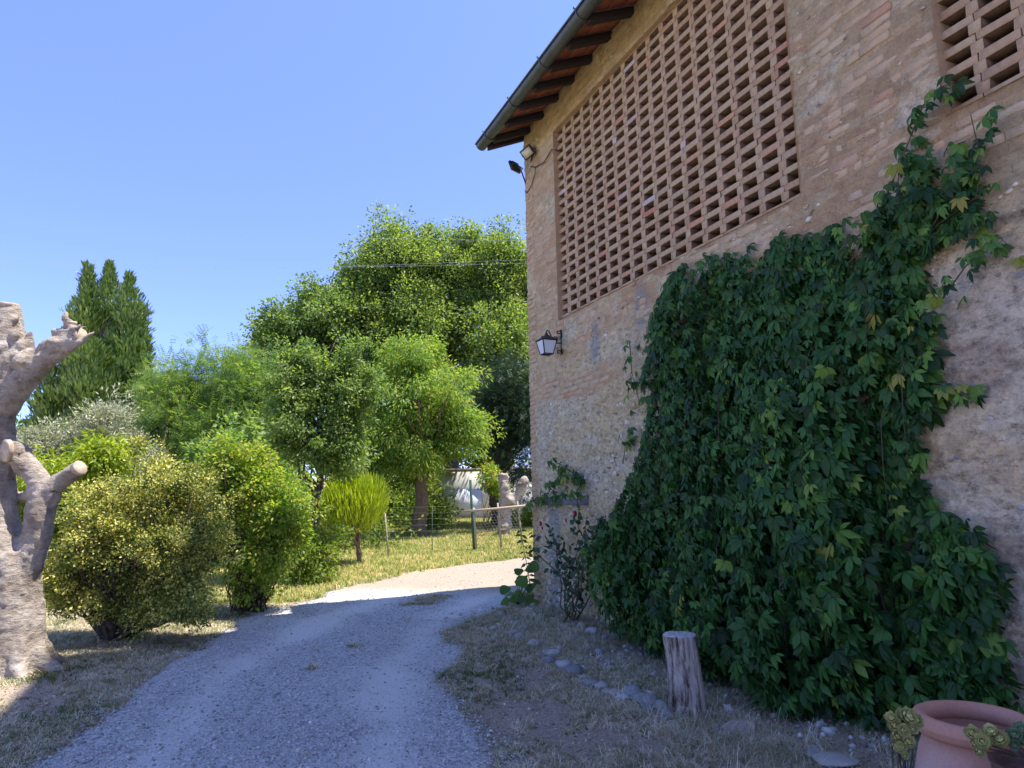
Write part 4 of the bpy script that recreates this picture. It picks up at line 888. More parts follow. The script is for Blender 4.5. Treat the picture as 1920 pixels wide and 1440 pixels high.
# ------------------------------------------------------------ fence, gate and things beyond
M['wood'] = simple('grey_wood', (.30, .24, .17), (.50, .42, .31), 18, .9, .4, .003, (4, 4, .6))
M['greenpaint'] = simple('green_post_paint', (.012, .06, .03), (.02, .10, .05), 20, .5, .2, .001, spec=.5)
M['wire'] = simple('wire', (.22, .23, .21), (.34, .35, .32), 30, .5, .1, .001, spec=.5, metal=.5)
M['greenwire'] = simple('green_wire', (.05, .09, .06), (.10, .15, .11), 30, .5, .1, .001)
gp = gpt(889, 1036); GY_ = gp[1]
V, F = rough_box(-.028, .028, -.028, .028, -.1, 1.68, .002, .004); V[:, 0] -= V[:, 2]*.045
o = link('fence_post', mesh('fence_post', V, F, M['greenpaint']), None, gp); tagit(o, 'tall dark green metal post carrying the wooden gate', 'post')
gt = empty('garden_gate', tuple(gp+[.12, -.06, 0]), 'makeshift wooden gate of thin poles with hexagonal wire netting', 'gate')
gz_ = GY_-.06
def bar(name, p, q, r, parent, mat, n=6): V, F = tube([p, (p+q)/2+rng.normal(0, .004, 3), q], [r, r*.95, r*.9], n, True, .1); return part(name, V, F, mat, parent)
bar('top_rail', at(872, 959, gz_), at(985, 948, gz_), .034, gt, M['wood'])
bar('gate_pole', at(893, 1035, gz_+.02), at(888, 952, gz_+.02), .030, gt, M['wood'])
bar('gate_pole', at(940, 1030, gz_+.03), at(933, 943, gz_+.03), .024, gt, M['wood'])
bar('gate_pole', at(979, 1020, gz_+.03), at(970, 940, gz_+.03), .024, gt, M['wood'])
bar('middle_rail', at(890, 998, gz_+.05), at(976, 990, gz_+.05), .014, gt, M['wood'])
mb = MB(); a0 = at(890, 958, gz_+.06); a1 = at(974, 950, gz_+.06); b0 = at(892, 1034, gz_+.06); ux = (a1-a0); Lx = np.linalg.norm(ux); ux /= Lx; hz = np.array([0, 0, 1.]); H_ = a0[2]-b0[2]-.05
hx = .075
for r in range(int(H_/(hx*.87))+1):
    for c_ in range(int(Lx/hx)+1):
        o_ = b0+[0, 0, .04]+ux*(c_*hx+(r % 2)*hx/2)+hz*(r*hx*.87); 
        for p, q in ((o_, o_+hz*hx*.45), (o_+hz*hx*.45, o_+hz*hx*.87+ux*hx/2), (o_+hz*hx*.45, o_+hz*hx*.87-ux*hx/2)): mb.add(*tube([p, q], .0028, 3, False))
mb.build('wire_netting', M['wire'], gt)
# wire fence running left from the green post
fe = empty('wire_fence', tuple(gp+[-.05, 0, 0]), 'thin wire mesh fence on slim poles across the meadow', 'fence')
pA = gp+[-.03, .02, 0]; pB = gpt(729, 1046); pC = pB+(pB-pA)*1.0; pC[2] = gz(pC[0], pC[1]); pD = pA+[2.6, 1.1, 0]; 
bar('fence_pole', pB-[0, 0, .05], at(722, 962, pB[1]), .022, fe, M['wood']); bar('fence_pole', pC-[0, 0, .05], pC+[-.04, 0, 1.2], .022, fe, M['wood'])
pM = (pA+pB)/2+[0, .03, 0]; bar('fence_pole', pM-[0, 0, .05], pM+[.01, 0, 1.1], .010, fe, M['greenwire'])
mb = MB()
for h in np.linspace(.04, 1.1, 9):
    for p, q in ((pA, pB), (pB, pC)):
        t_ = np.linspace(0, 1, 9)[:, None]; L_p = p+(q-p)*t_+[0, 0, h]; L_p[1:-1, 2] += rng.normal(0, .008, 7)-.02*np.sin(t_[1:-1, 0]*np.pi); mb.add(*tube(L_p, .0022, 3, False))
for p, q in ((pA, pB), (pB, pC)):
    for u_ in np.arange(0, 1, .035): o_ = p+(q-p)*u_; mb.add(*tube([o_+[0, 0, .03], o_+[0, 0, 1.1]], .0015, 3, False))
mb.build('wire_mesh', M['greenwire'], fe)
# white hut beyond
hb = at(905, 955, 26.5); hb[2] = gz(hb[0], hb[1]); hut = empty('white_hut', tuple(hb), 'low whitewashed hut with a flat roof edge half hidden behind the garden', 'hut')
M['white'] = simple('whitewash', (.55, .55, .54), (.74, .73, .70), 3, .9, .3, .004); M['roofsheet'] = simple('roof_sheet', (.22, .17, .13), (.34, .28, .22), 8, .8)
M['metal'] = simple('dark_rod', (.03, .03, .028), (.07, .065, .06), 20, .6)
hz0 = hb[2]; top = at(905, 884, 26.5)[2]
V, F = box_vf(-1.6, 2.1, 0, 3, 0, top-hz0); part('wall', V+hb, F, M['white'], hut); V, F = box_vf(-1.75, 2.25, -.2, 3.2, top-hz0, top-hz0+.12); part('roof', V+hb, F, M['roofsheet'], hut)
V, F = box_vf(-1.45, -.05, -.03, .02, .15, 1.15); part('door', V+hb, F, simple('hut_door', (.50, .53, .58), (.62, .65, .70), 3, .7), hut)
t = empty('pruned_stump', tuple(at(943, 955, 20.)*[1, 1, 0]+[0, 0, gz(0, 20.)]), 'pale forked sawn trunk standing beyond the gate next to the barn corner', 'tree')
tl = np.array(t.location); PYs = 20.
ch = [([tl-tl-[0, 0, .1], at(948, 930, PYs)-tl, at(944, 900, PYs)-tl, at(943, 888, PYs)-tl], [.20, .17, .14, .17]), ([at(960, 945, PYs)-tl, at(975, 920, PYs)-tl, at(982, 905, PYs)-tl, at(990, 898, PYs)-tl], [.17, .14, .15, .12])]
me = remesh_tubes(ch, .045, 'pruned_trunk'); roughen(me, .07, 4.5); me.materials.clear(); me.materials.append(M['pale']); link('trunk', me, t)
t, mb = crown_t(at(915, 960, 21.)*[1, 1, 0]+[0, 0, gz(0, 21.)], 'climbing_bush', 'thin upright bush in front of the white hut', 'shrub', M['hazel'], M['stem'], [lobe(925, 905, 21, 16, 34), lobe(930, 940, 21, 14, 20)], 45, 40, .16, .09, 12, .012)
mb.build('stem', M['stem'], t, True)
# wires across the sky
M['cable'] = simple('power_line', (.34, .38, .48), (.42, .46, .56), 5, .6)
for (a_, b_, Y0, Y1, lab) in (((-200, 490), (1040, 484), 26, 27, 'middle thin power line passing in front of the oak crown'), ((-200, 478), (1040, 492), 27, 25.5, 'lowest thin power line crossing behind the cypress tip'), ((-200, 404), (1040, 452), 40, 24, 'highest thin power line fading across the open sky')):
    p, q = at(*a_, Y0), at(*b_, Y1); t_ = np.linspace(0, 1, 24)[:, None]; P = p+(q-p)*t_; P[:, 2] -= .35*np.sin(t_[:, 0]*np.pi)
    V, F = tube(P, .0035, 5); tagit(link('power_line', mesh('power_line', V-p, F, M['cable']), None, p), lab, 'cable', 'power lines across the sky')

# ------------------------------------------------------------ Virginia creeper on the facade
def off_y(py): return .16+.50*np.clip((py-430)/850., 0, 1)
OUT = [(1208, 565), (1228, 530), (1262, 500), (1310, 480), (1440, 445), (1560, 425), (1640, 395), (1668, 330), (1700, 270), (1745, 262), (1800, 300), (1800, 380), (1770, 450), (1720, 480), (1745, 560), (1765, 640), (1740, 700), (1745, 760), (1690, 790), (1700, 850), (1715, 940),
       (1760, 995), (1785, 1045), (1790, 1100), (1750, 1160), (1760, 1230), (1790, 1300), (1720, 1420), (1640, 1470), (1480, 1430), (1400, 1340), (1330, 1330), (1250, 1290), (1180, 1240), (1120, 1190), (1095, 1110), (1060, 1040), (1080, 985), (1120, 950), (1165, 860), (1190, 760), (1180, 690), (1180, 640)]
OUT = [(px-(48 if px > 1600 and 430 < py < 980 else 0), py) for px, py in OUT]
VP = np.array([facade(px, py, off_y(py)) for px, py in OUT])
vt = empty('creeper', tuple(W(4.6, .3, 0)), 'dense dark green Virginia creeper hanging over the barn wall', 'climber')
def leaflet():
    st = [(0, 0), (.28, .15), (.55, .215), (.82, .10), (1, 0)]; V = []; 
    for x, w_ in st: V += [(x, -w_, .05-.22*x*x), (x, 0, -.22*x*x), (x, w_, .05-.22*x*x)]
    F4 = []
    for i in range(4): a = i*3; F4 += [[a, a+3, a+4, a+1], [a+1, a+4, a+5, a+2]]
    return np.array(V), np.array(F4)
def palmate(j=0):
    LV, LF = leaflet(); V = []; F = []; r_ = random.Random(j)
    for k, (a, s) in enumerate(((-1.25, .62), (-.6, .85), (0, 1.), (.6, .85), (1.25, .62)) if j < 9 else ((-.95, .72), (0, 1.), (.95, .75))):
        a += r_.uniform(-.14, .14); v = LV*s*r_.uniform(.9, 1.1); v[:, 0] += .06; c_, s_ = math.cos(a), math.sin(a)
        bend = r_.uniform(-.15, .45); v[:, 2] -= bend*v[:, 0]**2; roll = r_.uniform(-.35, .35); v[:, 2] += roll*v[:, 1]
        V.append(np.stack([v[:, 0]*c_-v[:, 1]*s_, v[:, 0]*s_+v[:, 1]*c_, v[:, 2]+r_.uniform(-.04, .04)], 1)); F.append(LF+k*len(LV))
    return np.concatenate(V), np.concatenate(F)
PAL = [palmate(q) for q in range(12)]
lobz = lambda s, z: .12+.62*np.exp(-(np.maximum(0, z-.3)/1.9)**2)*np.clip((s-.9)/1.6, .35, 1)*np.clip((7.0-s)/1.3, .2, 1)+.30*(fbm(s*1.9+4, z*.9+4, 71, 3)-.5)*2
LP = []; LD = []; LN = []; LS = []; LR = []
ns = 0
while ns < 1650:
    s0 = random.uniform(VP[:, 0].min(), VP[:, 0].max()); z0 = random.uniform(-.1, VP[:, 1].max()+.1)
    d0 = float(poly_sd(np.array([s0]), np.array([z0]), VP)[0])
    if d0 < (.0 if z0 > 2.2 else .02): continue
    ns += 1; hol = float(fbm(np.array(s0*2.1+3), np.array(z0*1.3+9), 77, 3)); L = random.uniform(.25, .75); m_ = int(L/.085)+1; fr = random.random()**.55*(1 if hol > .45 or random.random() < .25 else .45); ds = random.gauss(0, .12); young = random.random() < (.09 if s0 < 4.6 else .03)
    for j in range(m_):
        z = z0-j*.085+.1; s = s0+ds*j*.085+random.gauss(0, .035)
        if z < .05 and fr < .5: break
        d = float(poly_sd(np.array([s]), np.array([max(z, -.2)]), VP)[0])
        if d < -.05: continue
        if z < .02: continue
        th_ = float(lobz(np.array(s), np.array(z)))*min(1, .35+max(0, d+.05)*1.3); o_ = .03+th_*fr+.03*math.sin(j)
        LP.append(W(s, o_, z)); out_ = -VI
        LD.append(np.array([0, 0, -1.])+out_*random.uniform(-.1, .9)+U*random.gauss(0, .55)+rng.normal(0, .12, 3)); LN.append(out_*1.+np.array([0, 0, random.uniform(.1, 1.1)])+U*random.gauss(-.15, .45))
        LS.append((random.uniform(.055, .12) if random.random() < .85 else random.uniform(.11, .14))*(.7 if young else 1)*(1.0+.15*(s > 5))); LR.append((fr, young))
def strand(pts, n, spread=.05, size=(.06, .10), off=.10, ylw=.3):
    P = np.array([W(*(facade(px, py, off)[0:1]), off, facade(px, py, off)[1]) for px, py in pts]).reshape(-1, 3); mb_s.add(*tube(P, np.linspace(.006, .003, len(P)), 5))
    seg = np.linalg.norm(np.diff(P, axis=0), axis=1); cs_ = np.concatenate([[0], np.cumsum(seg)])
    for _ in range(n):
        t_ = random.uniform(0, cs_[-1]); p = np.array([np.interp(t_, cs_, P[:, k]) for k in range(3)])+rng.normal(0, spread, 3); p = p-VI*abs(random.gauss(0, .03))
        LP.append(p); LD.append(np.array([0, 0, -1.])-VI*random.uniform(0, .6)+U*random.gauss(0, .5)); LN.append(-VI+np.array([0, 0, random.uniform(.2, 1.1)])+U*random.gauss(0, .4)); LS.append(random.uniform(*size)); LR.append((.8, random.random() < ylw))
mb_s = MB()
strand([(1640, 420), (1690, 300), (1730, 200), (1760, 165), (1812, 148)], 34, .045); strand([(1740, 440), (1790, 350), (1835, 280), (1820, 215)], 26, .07)
strand([(1700, 480), (1760, 420), (1830, 370), (1840, 310)], 24, .07); strand([(1700, 640), (1760, 570), (1810, 500), (1870, 440), (1895, 465)], 34, .05)
strand([(1800, 420), (1850, 400), (1872, 410)], 14, .04); strand([(1700, 700), (1760, 720), (1818, 740)], 18, .05, ylw=.6); strand([(1600, 450), (1660, 400), (1720, 330)], 50, .08, ylw=.5)
strand([(1740, 960), (1800, 1000), (1850, 1060)], 16, .05); strand([(1790, 1120), (1850, 1190), (1870, 1270)], 14, .05); strand([(1180, 640), (1185, 700), (1200, 760)], 20, .05); strand([(1168, 870), (1172, 840), (1190, 800)], 12, .04)
LP = np.array(LP); LD = np.array(LD); LN = np.array(LN); LS = np.array(LS); fr_ = np.array([a for a, _ in LR]); yg = np.array([b for _, b in LR])
rnd = np.where(yg, rng.uniform(.86, 1, len(LP)), np.clip(rng.normal(.42, .27, len(LP)), 0, .86))
dist = np.linalg.norm(LP-[0, 0, EYE], axis=1); score = (fr_ > .72)*LS/dist; top = np.argsort(-score)[:300]; is_top = np.zeros(len(LP), bool); is_top[top] = True
leaf_me = [mesh('leaf', v, f, M['vine_o'], None, True) for v, f in PAL]
D_, S_, Z_ = frames(LD, LN); base = np.array(vt.location)
for i in top:
    o = link('leaf', leaf_me[i % 12], vt); Mx = Matrix(((D_[i][0], S_[i][0], Z_[i][0]), (D_[i][1], S_[i][1], Z_[i][1]), (D_[i][2], S_[i][2], Z_[i][2])))
    o.matrix_local = Matrix.Translation(LP[i]-base) @ Mx.to_4x4() @ Matrix.Scale(LS[i], 4)
mb = MB(); which = rng.integers(0, 12, len(LP))
for q in range(12):
    k_ = (which == q) & ~is_top; V, F, k = stamp(LP[k_], LD[k_], LN[k_], LS[k_], PAL[q][0], [PAL[q][1]]); mb.add(V, F, rnd=np.repeat(rnd[k_], k))
V, F, A_ = mb.get(); tagit(part('foliage', V, F, M['vine'], vt, A_, True), kind='stuff')
for _ in range(60):
    s = random.uniform(3.5, 6.2); z1 = random.uniform(1.2, 2.6); P = [W(s+random.gauss(0, .1), .04+.1*random.random(), -.02)]
    for k in range(1, 6): P.append(W(s+random.gauss(0, .08), .05+.22*random.random()*(1-k/6), z1*k/5))
    mb_s.add(*tube(P, np.linspace(.016, .005, 6), 5))
for _ in range(26):                          # thin shoots hanging in front
    s = random.uniform(3.4, 6.4); z1 = random.uniform(1.0, 3.0); o_ = float(lobz(np.array(s), np.array(z1)))*.95+.04; P = [W(s, o_-.1, z1), W(s+.02, o_, z1-.15), W(s+.01, o_+.01, z1-.45), W(s-.01, o_-.02, z1-.8)]; mb_s.add(*tube(P, [.004, .003, .003, .002], 4))
mb_s.build('stem', M['stem'], vt, True)

# small creeper bunch over the old niche, with its stone shelf and iron strap
def small_creeper(name, label, lists, seedrot=0):
    t = empty(name, tuple(W(1.0, .1, 1.45)), label, 'climber'); P_ = []; mbs = MB()
    for pts, n, sp in lists:
        P = np.array([W(facade(px, py, .1)[0], .1, facade(px, py, .1)[1]) for px, py in pts]); mbs.add(*tube(P, .005, 5)); seg = np.concatenate([[0], np.cumsum(np.linalg.norm(np.diff(P, axis=0), axis=1))])
        for _ in range(n): t_ = random.uniform(0, seg[-1]); P_.append(np.array([np.interp(t_, seg, P[:, k]) for k in range(3)])+rng.normal(0, sp, 3)-VI*abs(random.gauss(0, .05)))
    P_ = np.array(P_); n = len(P_); V = []; mb = MB(); wh = rng.integers(0, 12, n); D = np.array([0, 0, -1.])-VI*rng.uniform(0, .6, n)[:, None]+U*rng.normal(0, .5, n)[:, None]; Nn = -VI+np.array([0, 0, 1.])*rng.uniform(.1, 1, n)[:, None]+U*rng.normal(0, .4, n)[:, None]
    for q in range(12):
        k_ = wh == q
        if k_.any(): V, F, k = stamp(P_[k_], D[k_], Nn[k_], rng.uniform(.07, .115, k_.sum()), PAL[q][0], [PAL[q][1]]); mb.add(V, F, rnd=np.repeat(rng.uniform(.3, 1, k_.sum()), k))
    mb.build('foliage', M['vine'], t, True); mbs.build('stem', M['stem'], t, True)
small_creeper('creeper_sprig', 'small separate sprig of creeper over the stone shelf near the barn corner', [([(1095, 905), (1060, 875), (1045, 868)], 22, .05), ([(1090, 925), (1070, 890), (1050, 900), (1030, 930)], 44, .07), ([(1050, 930), (1020, 935), (990, 940), (985, 950)], 24, .05)])
V, F = rough_box(-.03, 1.06, -.10, .06, -.035, .035, .006, .008); sh = link('stone_shelf', mesh('stone_shelf', V, F, simple('slate', (.10, .10, .115), (.20, .20, .22), 14, .7)), None, W(.64, 0, 1.44)); sh.rotation_euler.z = math.atan2(U[1], U[0]); tagit(sh, 'thin dark stone shelf set in the wall under the creeper sprig', 'shelf')
V, F = rough_box(-.11, .11, -.05, .05, -.05, .05, .006, .008); sh = link('stone_corbel', mesh('stone_corbel', V, F, simple('slate_b', (.11, .11, .13), (.22, .22, .25), 14, .7)), None, W(1.5, 0, 1.75)); sh.rotation_euler.z = math.atan2(U[1], U[0]); tagit(sh, 'small dark stone block in the wall just above the stone shelf', 'stone')

# climbing rose by the corner
rt = empty('climbing_rose', tuple(W(1.6, .35, 0)), 'thin climbing rose with dark pink flowers between the barn corner and the creeper', 'rose')
mb = MB(); pts = []; rb = W(1.75, .35, 0.)
ends = [(1030, 990), (1045, 1010), (1085, 960), (1100, 975), (1060, 1040), (1120, 1000), (1075, 1075), (1105, 1090), (1010, 1000), (1130, 970)]
for px, py in ends:
    s, z = facade(px, py, .3); P = curve_pts(rb+rng.normal(0, .04, 3)*[1, 1, 0], W(s, .3, z), 7, .15, .05); mb.add(*tube(P, np.linspace(.010, .004, 7), 5)); pts.append(P)
for px in (1128, 1136, 1146, 1154): s, z = facade(px, 980, .2); mb.add(*tube([W(s, .2, 0), W(s, .2, 1.3)], .006, 5))
mb.build('stem', M['stem'], rt, True)
Pl = []
for P in pts:
    for _ in range(36): k = random.uniform(2.5, 6); i_ = int(min(5, k)); Pl.append(P[i_]+(P[i_+1]-P[i_])*(k-i_)+rng.normal(0, .06, 3))
Pl = np.array(Pl); n = len(Pl); V, F, k = stamp(Pl, unit(n)+[0, 0, -.3], unit(n)*.7-VI+[0, 0, .6], rng.uniform(.05, .10, n), *[[(0, 0, 0), (.3, .3, .04), (.75, .25, .04), (1, 0, -.05), (.75, -.25, .04), (.3, -.3, .04)], [[[0, 5, 4, 3], [0, 3, 2, 1]]]])
part('foliage', V, F, M['rose_leaf'], rt, {'rnd': np.repeat(rng.random(n), k)})
M['petal'] = simple('rose_petal', (.22, .012, .05), (.42, .03, .10), 30, .6, .2)
for px, py, r_ in ((1016, 982, .035), (1018, 990, .022), (1081, 963, .040), (1063, 976, .022)):
    s, z = facade(px, py, .33); c_ = W(s, .33, z); mb = MB()
    for ring, (m_, rr, tilt) in enumerate(((5, 1., .25), (5, .75, .6), (4, .5, 1.1))):
        for q in range(m_):
            a = q/m_*6.28+ring; d = U*math.cos(a)+np.array([0, 0, 1.])*math.sin(a); Vp, Fp, _ = stamp(c_[None], (d-VI*tilt)[None], (-VI*1.-d*.3)[None], np.array([r_*rr*1.2]), [(0, -.2, 0), (0, .2, 0), (.6, .5, .1), (1, .2, .3), (1, -.2, .3), (.6, -.5, .1)], [[[0, 1, 2, 5], [5, 2, 3, 4]]]); mb.add(Vp, Fp)
    mb.build('flower', M['petal'], rt)
# broad-leaved plant at the corner foot and the twig above it
def broadleaf():
    th = np.linspace(-math.pi, math.pi, 13)[:-1]; r_ = 1-.12*np.cos(th*3); V = [(.5, 0, -.05)]+[(.5+.5*math.cos(t)*q, .46*math.sin(t)*q, .06*math.cos(2*t)) for t, q in zip(th, r_)]
    return V, [[[0, i+1, (i+1) % 12+1] for i in range(12)]]
bp = gpt(968, 1140)+[.02, .15, 0]; t = empty('broad_leaved_plant', tuple(bp), 'low plant with big round bright leaves at the foot of the barn corner', 'plant')
Pl = []; Dl = []; mb = MB()
for px, py in ((955, 1105), (970, 1095), (985, 1082), (990, 1100), (965, 1120), (950, 1122), (982, 1120), (978, 1070), (992, 1068), (972, 1108), (990, 1125), (958, 1112), (996, 1090)):
    p = at(px, py, bp[1]+random.uniform(-.12, .12)); Pl.append(p); Dl.append(p-bp-[0, 0, .35]+rng.normal(0, .12, 3)); mb.add(*tube([bp, (p+bp)/2+[0, 0, .04], p], .004, 4))
Pl = np.array(Pl); n = len(Pl); V, F, k = stamp(Pl-np.array(Dl)*.1, np.array(Dl), unit(n)*.35+[-.2, -.8, .75], rng.uniform(.13, .21, n), *broadleaf()); part('leaf_cluster', V, F, M['broad'], t, {'rnd': np.repeat(rng.random(n), k)}, True); mb.build('stem', M['stem'], t)
t = empty('leafy_twig', tuple(bp+[.02, 0, .1]), 'single red stemmed twig with paired leaves climbing in front of the barn corner', 'plant')
TW = np.array([at(px, py, bp[1]-.1) for px, py in ((994, 1100), (990, 1070), (984, 1040), (979, 1010), (975, 985))]); mb = MB().add(*tube(TW, np.linspace(.007, .003, 5), 5)); mb.build('stem', simple('red_stem', (.16, .05, .04), (.28, .10, .07), 20), t, True)
Pl = []; Dl = []
for k in range(11):
    for s_ in (-1, 1): u_ = k/11*4; i_ = int(u_); p = TW[i_]+(TW[i_+1]-TW[i_])*(u_-i_); Pl.append(p); Dl.append([s_*.9, random.uniform(-.4, .2), random.uniform(-.7, .1)])
Pl = np.array(Pl); n = len(Pl); V, F, k = stamp(Pl, np.array(Dl), unit(n)*.3+[0, -.6, .8], rng.uniform(.07, .11, n), [(0, 0, 0), (.4, .26, .05), (1, 0, -.1), (.4, -.26, .05)], [[[0, 3, 2], [0, 2, 1]]]); part('foliage', V, F, M['broad'], t, {'rnd': np.repeat(rng.random(n)*.3, k)})

# ------------------------------------------------------------ lantern and floodlights
lp = W(1.11, 0, 3.62); lt = empty('wall_lantern', tuple(lp), 'black wrought iron wall lantern with frosted glass panes on a scrolled bracket', 'lantern')
def LW(o, a, z): return W(1.11+a, o, 3.62+z)
V, F = tube([LW(.02, 0, .17), LW(.02, 0, -.17)], .014, 6); part('back_bar', V, F, M['iron'], lt)
def spiral(o0, z0, r0, turns, sgn, a0):
    return [LW(o0+math.cos(a0+sgn*t*6.283*turns)*r0*(1-.8*t), 0, z0+math.sin(a0+sgn*t*6.283*turns)*r0*(1-.8*t)) for t in np.linspace(0, 1, 20)]
mb = MB()
for args in ((.065, .14, .038, 1.1, 1, 2.2), (.065, -.15, .038, 1.1, -1, -2.2), (.12, .035, .05, 1.3, -1, -1.2)): mb.add(*tube(spiral(*args), .008, 5))
mb.add(*tube([LW(.02, 0, -.01), LW(.10, 0, -.025), LW(.14, 0, -.01), LW(.17, 0, .06), LW(.21, 0, .14), LW(.235, 0, .15), LW(.25, 0, .12)], .009, 6)); mb.build('bracket', M['iron'], lt, True)
LC = (.25, 0, -.02)                         # lantern body centre (outward, along, up)
def ring(z, h): return [LW(LC[0]+x*h, y*h, z) for x, y in ((-1, -1), (1, -1), (1, 1), (-1, 1))]
zt, zb, ht, hb_ = .0, -.185, .105, .065
T_, B_ = ring(zt, ht), ring(zb, hb_); fr = MB()
for i in range(4): fr.add(*tube([T_[i], B_[i]], .008, 4)); fr.add(*tube([T_[i], T_[(i+1) % 4]], .008, 4)); fr.add(*tube([B_[i], B_[(i+1) % 4]], .009, 4))
fo = fr.build('lantern_frame', M['iron'], lt)
m, nt, _, lk = newmat('frosted_glass'); p = finish(m, nt, (.62, .66, .72), .35, None, spec=.5); M['glass'] = m
for i in range(4):
    a, b_ = T_[i]*.995+0, T_[(i+1) % 4]; part('pane', np.array([T_[i], T_[(i+1) % 4], B_[(i+1) % 4], B_[i]]), np.array([[0, 1, 2, 3]]), M['glass'], lt)
rf = MB(); R1, R2 = ring(.005, .125), ring(.075, .03); Vr = np.array(R1+R2); rf.add(Vr, np.array([[0, 1, 5, 4], [1, 2, 6, 5], [2, 3, 7, 6], [3, 0, 4, 7], [4, 5, 6, 7]])); rf.add(*tube([LW(LC[0], 0, .07), LW(LC[0], 0, .12)], [.03, .012], 8))
for i in range(4):
    c_ = np.array(R1[i]); cen = LW(LC[0], 0, .005); d = (c_-cen)/np.linalg.norm(c_-cen); rf.add(*tube([c_+d*(.018*math.cos(t)*(1-.1*t))+np.array([0, 0, .018+.018*math.sin(t)]) for t in np.linspace(-1.57, 3.6, 9)], .004, 4))
rf.build('lantern_roof', M['iron'], lt)
M['lens'] = simple('floodlight_glass', (.50, .48, .36), (.66, .62, .48), 6, .25, .05, .001, spec=.6)
def flood(loc, dirv, label, wall_p, roll=0.):
    t = empty('floodlight', tuple(loc), label, 'floodlight', 'floodlights on the barn corner'); q = Vector(dirv).normalized().to_track_quat('Y', 'Z').to_matrix(); q = np.array(q @ Matrix.Rotation(roll, 3, 'Y'))
    def tr(V): return np.asarray(V)@q.T+loc
    V, F = rough_box(-.105, .105, -.03, .012, -.085, .085, .001, .006); part('housing', tr(V), F, M['iron'], t)
    V, F = box_vf(-.082, .082, .013, .016, -.060, .060); part('glass', tr(V), F, M['lens'], t)
    mb = MB()
    for k in range(5): V, F = box_vf(-.08, .08, -.055, -.03, -.06+k*.03, -.055+k*.03); mb.add(tr(V), F)
    mb.build('cooling_fin', M['iron'], t); mb = MB(); V, F = tube([tr([[-.115, 0, 0]])[0], tr([[-.115, -.08, -.04]])[0], tr([[0, -.10, -.06]])[0], tr([[.115, -.08, -.04]])[0], tr([[.115, 0, 0]])[0]], .007, 5); mb.add(V, F)
    mb.add(*tube([tr([[0, -.10, -.06]])[0], wall_p], .012, 6)); mb.build('bracket', M['iron'], t); return t
f1 = at(989, 286, 9.95); wp1 = W(.22, .0, 6.62); t1 = flood(f1, (-.38, -.62, -.62), 'square floodlight with pale glass facing the drive, upper of the pair', wp1, .35)
f2 = at(964, 314, 10.2); flood(f2, (-.72, .62, -.35), 'black floodlight seen from behind, lower of the pair', W(.02, .0, 6.42))
cab = [wp1, W(.45, .03, 6.50), W(.75, .03, 6.44), W(1.0, .03, 6.52), W(1.05, -.05, 6.5), W(1.15, -.1, 6.48)]; V, F = tube(cab, .009, 5); part('cable', V, F, M['iron'], t1)
cab = [W(.45, .03, 6.50), W(.42, .03, 6.40), W(.3, .03, 6.28), W(.12, .03, 6.22), W(.02, .02, 6.30)]; V, F = tube(cab, .007, 5); part('cable', V, F, M['iron'], t1)

# ------------------------------------------------------------ things along the bed
M['stumpbark'] = None
m, nt, _, lk = newmat('weathered_log'); n1 = tex(nt, 'Noise', 5, coord(nt, (2.6, 2.6, .5)), Detail=9, Roughness=.75); n2 = tex(nt, 'Noise', 40, coord(nt, (1, 1, .4)), Detail=5)
cc = ramp(nt, n1.outputs[0], [(.38, (.03, .025, .02)), (.44, (.16, .125, .10)), (.52, (.44, .37, .31)), (.75, (.66, .59, .51))])
cc = mixc(nt, .5, cc, ramp(nt, n2.outputs[0], [(.3, (.7, .7, .7)), (.7, (1.25, 1.25, 1.25))]), 'MULTIPLY'); finish(m, nt, cc, .92, math_(nt, 'ADD', n1.outputs[0], math_(nt, 'MULTIPLY', n2.outputs[0], .3)), 1., .02, .1); M['log'] = m
m, nt, _, lk = newmat('sawn_log_top'); c = coord(nt); wv = tex(nt, 'Wave', 9, c, Distortion=3., Detail=4.); wv.wave_type = 'RINGS'; wv.rings_direction = 'Z'; n2 = tex(nt, 'Noise', 25, c, Detail=6)
cc = mixc(nt, .4, ramp(nt, n2.outputs[0], [(.3, (.36, .34, .33)), (.7, (.60, .57, .55))]), ramp(nt, wv.outputs[0], [(.2, (.7, .7, .7)), (.8, (1.2, 1.2, 1.2))]), 'MULTIPLY'); finish(m, nt, cc, .9, wv.outputs[0], .4, .003, .1); M['logtop'] = m
sb = gpt(1297, 1348)+[0, .12, 0]; topz = at(1287, 1190, sb[1])[2]; Hs = topz-sb[2]
st = empty('log_post', tuple(sb), 'upright weathered log with a sawn top standing in front of the creeper', 'log')
n = 64; hs_ = np.linspace(0, 1, 30); V = []
for h in hs_:
    for k in range(n):
        a = k/n*2*math.pi; r = .116+.028*(1-h)**2.5+.006*(h-.5); 
        r += .011*mnoise.fractal(Vector((math.cos(a)*3.5, math.sin(a)*3.5, h*1.2)), .8, 2., 4)+.004*mnoise.noise(Vector((math.cos(a)*14, math.sin(a)*14, h*2)))
        r -= .030*math.exp(-((a-4.55-.25*math.sin(h*5))/.055)**2)+.020*math.exp(-((a-5.3-.2*math.sin(h*4+1))/.05)**2)+.012*math.exp(-((a-3.9-.2*math.sin(h*6))/.05)**2)
        r += .03*math.exp(-((a-4.45)/.35)**2-((h-.12)/.09)**2)
        V.append((r*math.cos(a)-.03*h+.012*math.sin(h*3), r*math.sin(a), -.05+h*(Hs+.05)))
V = np.array(V); k = np.arange(n); F = np.concatenate([np.stack([i*n+k, i*n+(k+1) % n, (i+1)*n+(k+1) % n, (i+1)*n+k], 1) for i in range(29)])
part('bark', V+sb, F, M['log'], st, None, True)
rim = V[-n:].copy(); rings = [rim*[1, 1, 1]]; cen = rim.mean(0)
